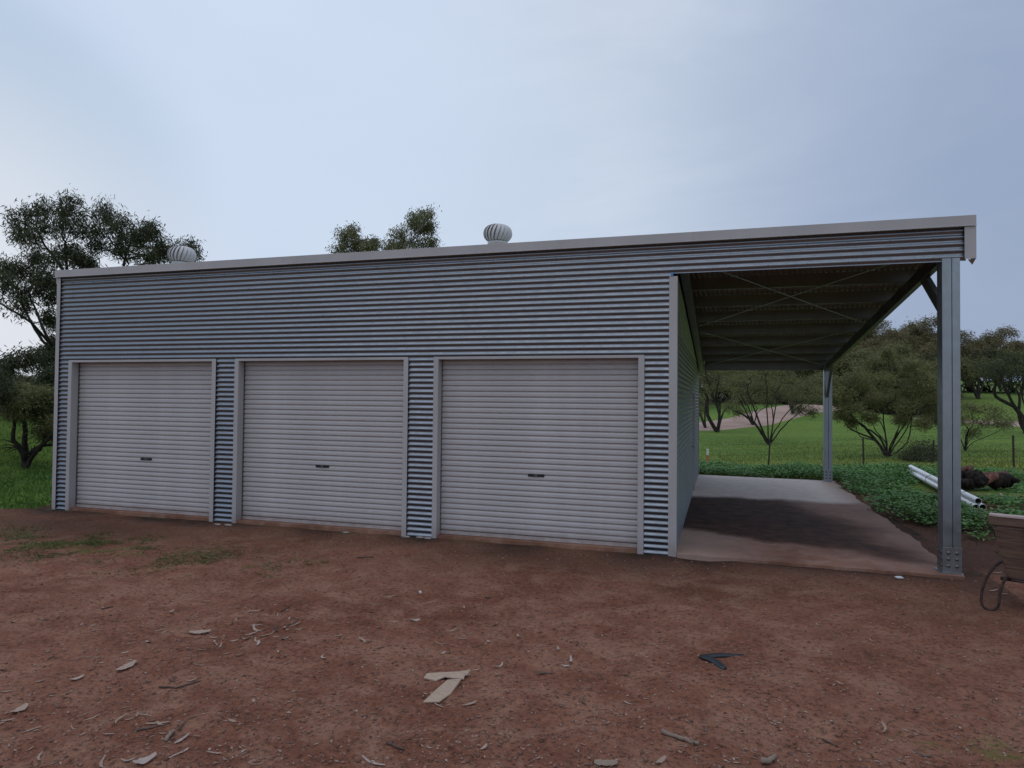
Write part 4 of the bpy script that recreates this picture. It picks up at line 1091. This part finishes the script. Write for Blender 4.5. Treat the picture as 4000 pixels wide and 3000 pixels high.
stick('twig', 'dark twig in the bottom right foreground', [(3215,2895),(3270,2918)], .007, TWIG, 11)
stick('fallen_branch', 'thin grey branch lying in the weeds behind the wooden barrow', [(3870,1998),(3950,2004),(4010,2002)], .025, TWIG, 12)
# grassy tuft clump beside the pit
# small loose chips: those one could count are separate, the dust-size rest is one object
chips = [strip_mesh(.05*(1+.35*k), .014+.004*(k % 3), .004+.002*k, .04*k, 50+k, [CHIP, CHIP, CHIPW, TWIG, CHIP][k], name='bark_chip') for k in range(5)]
def scatter_spot():
    r = random.random()
    if r < .36: px = random.gauss(950, 260); py = random.gauss(2480, 50)
    elif r < .60: px = random.uniform(0, 1000); py = random.uniform(2420, 2990)
    elif r < .80: px = random.gauss(1900, 260); py = random.gauss(2500, 70)
    else: px = random.uniform(0, 3900); py = random.uniform(2250, 2990)
    return px, py
cnt = 0
while cnt < 150:
    px, py = scatter_spot()
    if py < 2200 or py > 2995 or px < 0 or px > 4000: continue
    g_ = on_ground(px, py, .0015)
    if g_[1] > -.2: continue
    k = random.choice((0, 0, 1, 1, 3, 3, 4, 4, 0, 2)); o = link('bark_chip', chips[k]); o.location = g_; s_ = random.uniform(.45, 1.25)
    o.rotation_euler = (random.uniform(-.3, .3), random.uniform(-.25, .25), random.uniform(0, 6.28)); o.scale = (s_, s_*random.uniform(.7, 1.5), s_)
    tag(o, 'small chip of dry bark scattered on the red dirt', 'bark', 'small bark chips scattered over the yard'); cnt += 1
# fine litter
n = 2600
px = rng.uniform(-100, 4000, n); py = 2150+850*rng.random(n)
d = np.stack([cdir(a, b) for a, b in zip(px, py)]); t_ = (-.085-CAM[2])/d[:, 2]; x = CAM[0]+d[:, 0]*t_; y = CAM[1]+d[:, 1]*t_
ok = (y < -.15); x, y = x[ok], y[ok]; n = len(x); z = GZ(x, y)
th = rng.uniform(0, 6.28, n); l2 = rng.uniform(.006, .022, n); w2 = l2*rng.uniform(.12, .45, n); dx, dy = np.cos(th), np.sin(th)
tz = rng.uniform(.002, .008, n)
V = np.stack([np.stack([x-dx*l2, y-dy*l2, z+tz], 1), np.stack([x-dy*w2, y+dx*w2, z+tz*.6+.002], 1), np.stack([x+dx*l2, y+dy*l2, z+tz*.3+.002], 1), np.stack([x+dy*w2, y-dx*w2, z+.004+tz*.4], 1)], 1).reshape(-1, 3)
FL = MT('fine_litter'); FL.set(FL.mix(FL.random_island(), (.10,.06,.045), (.40,.30,.24)), .9); 
tag(link('leaf_litter', np_mesh('leaf_litter', V, np.arange(4*n).reshape(-1, 4), FL.m)), 'fine dry leaf and bark litter over the dirt yard', 'litter', kind='stuff')

# two torn boards lying crosswise
def slabpoly(name, label, cat, pts, th_, mat, lift=.0):
    P = [Vector(on_ground(*p)) for p in pts]; zz = sum(p.z for p in P)/len(P)+lift+.006; c0 = Vector((P[0].x, P[0].y, zz)); n = len(P)
    tp = [(p.x-c0.x, p.y-c0.y, th_+.008*math.sin(i*1.9)) for i, p in enumerate(P)]; bt = [(a, b, c_-th_) for a, b, c_ in tp]
    m_ = MB().poly(tp+bt, [tuple(range(n)), tuple(range(2*n-1, n-1, -1))]+[(i, (i+1) % n, (i+1) % n+n, i+n)[::-1] for i in range(n)])
    o = m_.build(name, mat, None); o.location = c0; return tag(o, label, cat)
BOARD = m_chip('torn_board', (.50,.37,.27), (.44,.32,.235))
slabpoly('torn_board', 'upper piece of pale torn board, ragged at its right end', 'board', [(1655,2659),(1668,2646),(1692,2637),(1740,2635),(1790,2637),(1838,2632),(1826,2642),(1840,2646),(1815,2651),(1812,2660),(1770,2661),(1738,2657),(1700,2661)], .008, BOARD, .008)
slabpoly('torn_board', 'lower piece of pale torn board slanting down to the left', 'board', [(1748,2662),(1802,2665),(1790,2682),(1760,2712),(1716,2751),(1684,2747),(1652,2744),(1672,2728),(1700,2705),(1708,2690)], .006, BOARD, .0)
# black strap folded in a V
A_, B_, C_ = (2742, 2572), (2905, 2562), (2832, 2617)
m_ = MB(); a = Vector(on_ground(*A_)); b = Vector(on_ground(*B_)); c_ = Vector(on_ground(*C_)); org = a.copy()
def arm(p, q_, w0, w1, z0):
    d = (q_-p).normalized(); s_ = Vector((-d.y, d.x, 0)); n = 8; tp = []
    for i in range(n+1):
        t = i/n; m0 = p.lerp(q_, t)+s_*.02*math.sin(t*3.1); w_ = (w0*(1-t)+w1*t)*(1 if i < n else .35)
        zc_ = z0+.008+.006*math.sin(t*5); tp += [tuple(m0-s_*w_/2+Vector((0,0,zc_))-org), tuple(m0+Vector((0,0,zc_+.012))-org), tuple(m0+s_*w_/2+Vector((0,0,zc_))-org)]
    k = len(tp); pts = tp+[(x_, y_, z_-.008) for x_, y_, z_ in tp]; f_ = []
    for i in range(n):
        for j in range(2): q0 = 3*i+j; f_ += [(q0, q0+3, q0+4, q0+1), (q0+k, q0+k+1, q0+k+4, q0+k+3)]
        f_ += [(3*i, 3*i+k, 3*i+3+k, 3*i+3), (3*i+2, 3*i+5, 3*i+5+k, 3*i+2+k)]
    f_ += [(0, 1, 1+k, k), (1, 2, 2+k, 1+k), (3*n, 3*n+k, 3*n+k+1, 3*n+1), (3*n+1, 3*n+1+k, 3*n+2+k, 3*n+2)]
    m_.poly(pts, f_)
arm(a, b, .085, .050, .002); arm(a+Vector((0, 0, .004)), c_, .075, .07, .006)
o = m_.build('rubber_strip', MT('black_rubber').set((.018,.020,.024), .5).m, None, True); o.location = org
tag(o, 'black rubber strip folded in a V lying on the dirt', 'strip')
# white pebble by the slab edge, mortar lumps under pillars
def lump(name, label, cat, p, r, mat, sc=(1, 1, .6), group=None, seed=0):
    m_ = MB(); rr = random.Random(seed); n, mm = 8, 5; pts = []
    for j in range(mm+1):
        ph = -math.pi/2+math.pi*j/mm
        for i in range(n):
            t = 2*math.pi*i/n; q_ = r*(1+rr.uniform(-.2, .2)); pts.append((q_*math.cos(ph)*math.cos(t)*sc[0], q_*math.cos(ph)*math.sin(t)*sc[1], q_*math.sin(ph)*sc[2]))
    m_.poly(pts, [(j*n+i, j*n+(i+1) % n, (j+1)*n+(i+1) % n, (j+1)*n+i) for j in range(mm) for i in range(n)])
    o = m_.build(name, mat, None, True); o.location = p; return tag(o, label, cat, group)
q = on_ground(3512, 2260, .015); lump('stone', 'white pebble at the front edge of the carport slab', 'stone', q, .028, MT('white_stone').set((.62,.62,.64), .7).m, (1.6, .8, .6))
q = on_ground(1641, 2335, .02); lump('stone', 'small white stone in the hollow in front of the middle door', 'stone', q, .016, MT('white_chip').set((.62,.58,.54), .7).m, (1, 1, 1), seed=2)
for i, (px, py) in enumerate(((1585,2098),(1640,2100),(1668,2104),(850,2050),(890,2052),(1350,2082))):
    lump('mortar_lump', ['mortar spill under the pillar right of the middle door, left lump','mortar spill under the pillar right of the middle door, middle lump','mortar spill under the pillar right of the middle door, right lump','mortar lump under the pillar between left and middle doors','flat mortar lump against the middle door left jamb','small mortar lump below the middle roller door'][i],
         'mortar', on_ground(px, py, .006), .05, MORT, (1.5, .7, .3), seed=i)

# ------------------------------------------------------------------ pipes, logs, barrow, fence
PVC = MT('white_pvc'); PVC.set(PVC.mix(PVC.rng(PVC.noise(3, 4), .35, .7), (.76,.78,.82), (.86,.87,.90)), .32); PVC = PVC.m
PVCI = MT('pipe_inside'); PVCI.set((.20,.13,.09), .8); PVCI = PVCI.m
pa = on_ground(3828, 2003); pb = on_ground(3590, 1882)
A = Vector((pa[0], pa[1], pa[2]+.09)); B = Vector((pb[0], pb[1], pb[2]+.16)); B = A+(B-A).normalized()*5.9
d = (B-A).normalized(); s_ = d.cross(Vector((0, 0, 1))).normalized(); up = s_.cross(d)
for i, (o1, o2, sh) in enumerate(((-.058, 0, 0), (.060, 0, .06), (.001, .098, .10))):
    t = thing('pvc_pipe', ['white plastic pipe, lower left of the stack of three', 'white plastic pipe, lower right of the stack of three', 'white plastic pipe lying on top of the other two'][i], 'pipe', tuple(A+s_*o1+up*o2+d*sh), 0, 'white pipes stacked in the weeds')
    e = d*(5.8)
    MB().tube([(0, 0, 0), tuple(e)], .055, 20, False).build('wall', PVC, t, True)
    MB().tube([tuple(d*.0), tuple(e)], .050, 20, False).build('bore', PVCI, t, True)
    # annular rim
    rm = MB(); n = 20; pts = []
    a0 = d.orthogonal().normalized(); b0_ = d.cross(a0)
    for k in range(n):
        th = 2*math.pi*k/n; v_ = a0*math.cos(th)+b0_*math.sin(th); pts += [tuple(v_*.055), tuple(v_*.050)]
    rm.poly(pts, [(2*k, 2*k+1, (2*k+3) % (2*n), (2*k+2) % (2*n)) for k in range(n)]).build('rim', PVC, t)
for k, f_ in enumerate((.9, 3.6)):
    m_ = MB(); c0 = A+d*f_; loop = [c0+s_*math.cos(th)*.125+up*(.04+math.sin(th)*.118) for th in np.linspace(0, 2*math.pi, 17)]
    m_.tube([tuple(p-c0) for p in loop], .004, 5, False); o = m_.build('tie_wire', BLACK, None); o.location = c0
    tag(o, ['wire tie round the pipe stack near its close end', 'wire tie round the pipe stack towards its far end'][k], 'wire')

CHAR = m_bark('charred_wood', (.007,.006,.005), (.040,.028,.022), .9)
LOGB = m_bark('log_brown', (.075,.042,.032), (.17,.095,.07), .85)
LOGR = m_bark('log_red_split', (.13,.055,.04), (.24,.12,.09), .85)
def log(label, p, q_, r, mat, seed, ends=None):
    rr = random.Random(seed); p = Vector(p); q_ = Vector(q_); c0 = p.copy(); n = 13; d_ = q_-p
    pts = [p+d_*(i/n)+Vector((rr.uniform(-1,1), rr.uniform(-1,1), rr.uniform(-1,1)))*r*.10 for i in range(n+1)]
    m_ = MB(); r = r*.88; m_.tube([tuple(a_-c0) for a_ in pts], [r*(1+rr.uniform(-.16, .12)) for _ in pts], 14)
    for i, v_ in enumerate(m_.v):
        m_.v[i] = tuple(c__+rr.uniform(-1, 1)*r*.12 for c__ in v_)
    t = thing('log', label, 'log', tuple(c0), 0, 'burnt logs heaped in the weeds'); m_.build('stem', mat, t, True)
    if rr.random() < .8:
        s__ = d_.orthogonal().normalized(); b__ = p+d_*rr.uniform(.3, .7)-c0
        MB().tube([tuple(b__), tuple(b__+s__*r*1.5+d_.normalized()*r*.5)], [r*.30, r*.20], 7).build('branch_stub', mat, t, True)
def LP(px, py, z, d_=21.0):
    d_ = d_-2.3
    q_ = at_d(px, py, d_); return (q_[0], q_[1], q_[2])
log('big charred black log lying behind the front post', LP(3715,1872,0,20.7), LP(3835,1868,0,20.4), .205, CHAR, 1)
log('short black log tucked under the big charred one', LP(3738,1888,0,20.3), LP(3800,1890,0,20.2), .12, CHAR, 2)
log('brown log lying on top of the charred logs', LP(3722,1850,0,20.9), LP(3806,1838,0,20.8), .125, LOGB, 3)
log('reddish split log leaning in the middle of the heap', LP(3832,1892,0,20.5), LP(3888,1858,0,20.8), .095, LOGR, 4)
log('long dark brown log lying level behind the split one', LP(3812,1862,0,21.5), LP(3935,1858,0,21.7), .12, LOGB, 5)
log('thick charred stump at the right of the heap', LP(3878,1880,0,20.9), LP(3942,1876,0,21.2), .18, CHAR, 6)
log('thin black log end sticking out at the right of the heap', LP(3925,1872,0,21.3), LP(3975,1876,0,21.0), .065, CHAR, 7)

# wooden barrow at the right edge
WOOD = MT('brown_timber'); wv_ = WOOD.mapped((1.2, 12, 12))
c = WOOD.mix(WOOD.rng(WOOD.noise(3, 6, .65, vec=wv_), .3, .7), (.075,.042,.028), (.165,.095,.062)); WOOD.set(c, .7); WOOD.bump(WOOD.noise(5, 6, vec=wv_), .4, .004); WOOD = WOOD.m
RIM = MT('weathered_rim'); RIM.set(RIM.mix(RIM.rng(RIM.noise(12, 5, vec=RIM.mapped((1,6,6))), .3, .7), (.36,.27,.24), (.52,.42,.39)), .8); RIM = RIM.m
STEEL = MT('rusty_steel'); STEEL.set(STEEL.mix(STEEL.rng(STEEL.noise(20, 5), .35, .65), (.035,.022,.020), (.085,.05,.04)), .6, .4); STEEL = STEEL.m
lb = Vector(on_ground(3855, 2384))
ba = math.radians(-24)
bar = thing('wheelbarrow', 'old brown timber barrow with a looped steel leg cut by the right edge', 'barrow', tuple(lb), ba)
# local frame: x along the long side to the right, y away from the camera, z up from the ground at the loop
Wb, LT, LB_ = .62, 1.25, 1.0
tl_, bl_ = (.035, -.02), (.155, .06)    # near left top / bottom (x, y)
zt, zb = .93, .33
def side(t):  # near-side point at height fraction t, x from 0..1
    return lambda u_: (tl_[0]*(t)+bl_[0]*(1-t)+u_*(LT*t+LB_*(1-t)), tl_[1]*t+bl_[1]*(1-t), zb+(zt-zb)*t)
NP = 6
for k in range(NP):
    a0, a1 = k/NP+.008, (k+1)/NP-.008; f0, f1 = side(a0), side(a1); th_ = .022; pr = .004*(k % 2)
    p_ = [f0(0), f0(1), f1(1), f1(0)]
    for yy, sg in ((0, -1), (1, 1)):
        P = [(x_, (y_ if yy == 0 else Wb-y_)+sg*pr, z_ if yy == 0 else zb+(z_-zb)*.72) for x_, y_, z_ in p_]; Q = [(x_, y_-sg*th_, z_) for x_, y_, z_ in P]
        MB().poly(P+Q, [(0,1,2,3),(7,6,5,4),(0,4,5,1),(1,5,6,2),(2,6,7,3),(3,7,4,0)]).build('side_plank', WOOD, bar, bevel=.002)
    for u_, sg in ((0, -1), (1, 1)):
        a_ = f0(u_); b_ = f1(u_)
        P = [(a_[0], a_[1]+.022, a_[2]), (a_[0], Wb-a_[1]-.022, zb+(a_[2]-zb)*.72), (b_[0], Wb-b_[1]-.022, zb+(b_[2]-zb)*.72), (b_[0], b_[1]+.022, b_[2])]; Q = [(x_-sg*th_, y_, z_) for x_, y_, z_ in P]
        MB().poly(P+Q, [(0,1,2,3),(7,6,5,4),(0,4,5,1),(1,5,6,2),(2,6,7,3),(3,7,4,0)]).build('end_plank', WOOD, bar, bevel=.002)
MB().box((bl_[0]+.03, bl_[1], zb-.03), (bl_[0]+LB_-.03, Wb-bl_[1], zb-.002)).build('floor_board', STEEL, bar, bevel=.01)
MB().box((tl_[0]-.015, tl_[1]-.022, zt-.075), (tl_[0]+LT+.02, tl_[1]+.0, zt+.002)).build('rim_rail', WOOD, bar, bevel=.003)
MB().box((tl_[0]-.015, Wb-tl_[1], zt-.245), (tl_[0]+LT+.02, Wb-tl_[1]+.022, zt-.168)).build('rim_rail', WOOD, bar, bevel=.003)
MB().box((tl_[0]-.012, tl_[1]-.03, zt+.004), (tl_[0]+LT+.02, tl_[1]+.075, zt+.026)).build('rim_board', RIM, bar, bevel=.004)
for u_ in (.22, .62):      # battens on the near face
    f0, f1 = side(0.02), side(.88); a_ = f0(u_); b_ = f1(u_)
    MB().beam((a_[0], a_[1]-.014, a_[2]), (b_[0], b_[1]-.014, b_[2]), (0, -1, 0), .045, .016).build('batten', WOOD, bar, bevel=.002)
for yy in (0,):
    lp_ = [(.125,yy+.03,.50),(.06,yy+.03,.43),(0,yy+.02,.32),(-.035,yy+.01,.20),(-.045,yy,.10),(-.035,yy,.040),(.0,yy,.014),(.045,yy,.012),(.085,yy,.045),(.10,yy,.10),(.11,yy+.01,.20),(.135,yy+.03,.30),(.165,yy+.04,.36)]
    fine_ = []
    for i in range(len(lp_)-1):
        p0, p1, p2, p3 = [Vector(lp_[max(0, min(len(lp_)-1, j))]) for j in (i-1, i, i+1, i+2)]
        for k in range(4):
            t_ = k/4; fine_.append(.5*((2*p1)+(-p0+p2)*t_+(2*p0-5*p1+4*p2-p3)*t_*t_+(-p0+3*p1-3*p2+p3)*t_**3))
    fine_.append(Vector(lp_[-1])); MB().tube([tuple(p) for p in fine_], .0125, 8).build('looped_leg', STEEL, bar, True)
whl = MB().tube([(1.42+.19*math.cos(a_), Wb/2, .20+.19*math.sin(a_)) for a_ in np.linspace(0, 2*math.pi, 25)], .035, 8, False).build('wheel', BLACK, bar, True)
MB().tube([(1.42, Wb/2-.04, .2), (1.42, Wb/2+.04, .2)], .15, 20).build('rim', STEEL, whl, True)
for yy in (.12, Wb-.12):
    MB().tube([(1.46, Wb/2+(.06 if yy > .3 else -.06), .2), (1.1, yy, .30), (.1, yy, .31)], .018, 8).build('frame_rail', STEEL, bar, True)

# wire fence of star pickets
fence = thing('wire_fence', 'star picket and wire fence crossing the paddock behind the carport', 'fence', tuple(at_d(3000, 1838, 28)))
f0 = np.array(fence.location)
PKT = MT('dark_picket').set((.035,.025,.022), .8).m
tops = []
for i, px in enumerate((1880, 2250, 2627, 3000, 3373, 3640, 3960, 4330, 4700)):
    q = at_d(px, 1800, 28.0+(.6 if px > 3500 else 0)); zz = float(H(q[0], q[1])[0]); hgt = 1.12 if px != 3640 else 1.0
    topx = q[0]+(.06 if i % 2 else -.02)
    a_ = Vector((q[0]-f0[0], q[1]-f0[1], zz-.1-f0[2])); b_ = Vector((topx-f0[0], q[1]-f0[1], zz+hgt-f0[2]))
    m_ = MB(); dd2 = (b_-a_)
    for th in (0, 2.09, 4.19):
        e = Vector((math.cos(th), math.sin(th), 0))*.035; s3 = Vector((-math.sin(th), math.cos(th), 0))*.004
        m_.poly([a_-s3, a_+s3, a_+e+s3, a_+e-s3, b_-s3, b_+s3, b_+e+s3, b_+e-s3], [(0,3,2,1),(4,5,6,7),(0,1,5,4),(1,2,6,5),(2,3,7,6),(3,0,4,7)])
    m_.build('star_picket', PKT, fence); tops.append((a_, b_))
WIRE = MT('fence_wire').set((.11,.11,.10), .6, .5).m
for f_ in (.26, .42, .58, .76, .93):
    m_ = MB(); pts = [tuple(a_.lerp(b_, f_)) for a_, b_ in tops]; m_.tube(pts, .0045, 4, False); m_.build('line_wire', WIRE, fence)
m_ = MB()
for i in range(len(tops)-1):
    for k in range(1, 14):
        t_ = k/14; lo = tops[i][0].lerp(tops[i][1], .26).lerp(tops[i+1][0].lerp(tops[i+1][1], .26), t_); hi = tops[i][0].lerp(tops[i][1], .76).lerp(tops[i+1][0].lerp(tops[i+1][1], .76), t_)
        m_.tube([tuple(lo), tuple(hi)], .0032, 3, False)
o = m_.build('stay_wires', WIRE, fence); o['kind'] = 'stuff'
# little marker by the fence
q = at_d(2764, 1808, 30); zz = float(H(q[0], q[1])[0])
t = thing('marker_peg', 'small marker peg, white above and orange below, in the paddock', 'marker', (q[0], q[1], zz))
MB().box((-.05, -.05, .30), (.05, .05, .62)).build('base', MT('marker_orange').set((.45,.12,.06), .7).m, t, bevel=.01)
MB().box((-.045, -.045, .625), (.045, .045, .88)).build('top', MT('marker_white').set((.62,.60,.55), .7).m, t, bevel=.01)
MB().box((-.015, -.015, 0), (.015, .015, .30)).build('stake', PKT, t)
# pale low shelter far off at the left edge
q = at_d(22, 1640, 62); zz = float(H(q[0], q[1])[0])
t = thing('far_trough', 'pale grey low box-shaped trough far off at the left edge', 'trough', (q[0], q[1], zz), .3)
tm = MT('trough_grey').set((.16,.19,.20), .7).m
m_ = MB(); m_.box((-.8, -.5, .3), (.8, -.44, .75)); m_.box((-.8, .44, .3), (.8, .5, .75)); m_.box((-.8, -.44, .3), (-.74, .44, .75)); m_.box((.74, -.44, .3), (.8, .44, .75)); m_.build('body', tm, t)
MB().box((-.9, -.55, .755), (.9, .55, .80)).build('lid', MT('trough_rim').set((.5,.52,.53), .6).m, t)
for sx_ in (-.6, .6): MB().box((sx_-.08, -.4, 0), (sx_+.08, .4, .298)).build('foot', MT('trough_foot').set((.45,.45,.44), .8).m, t)
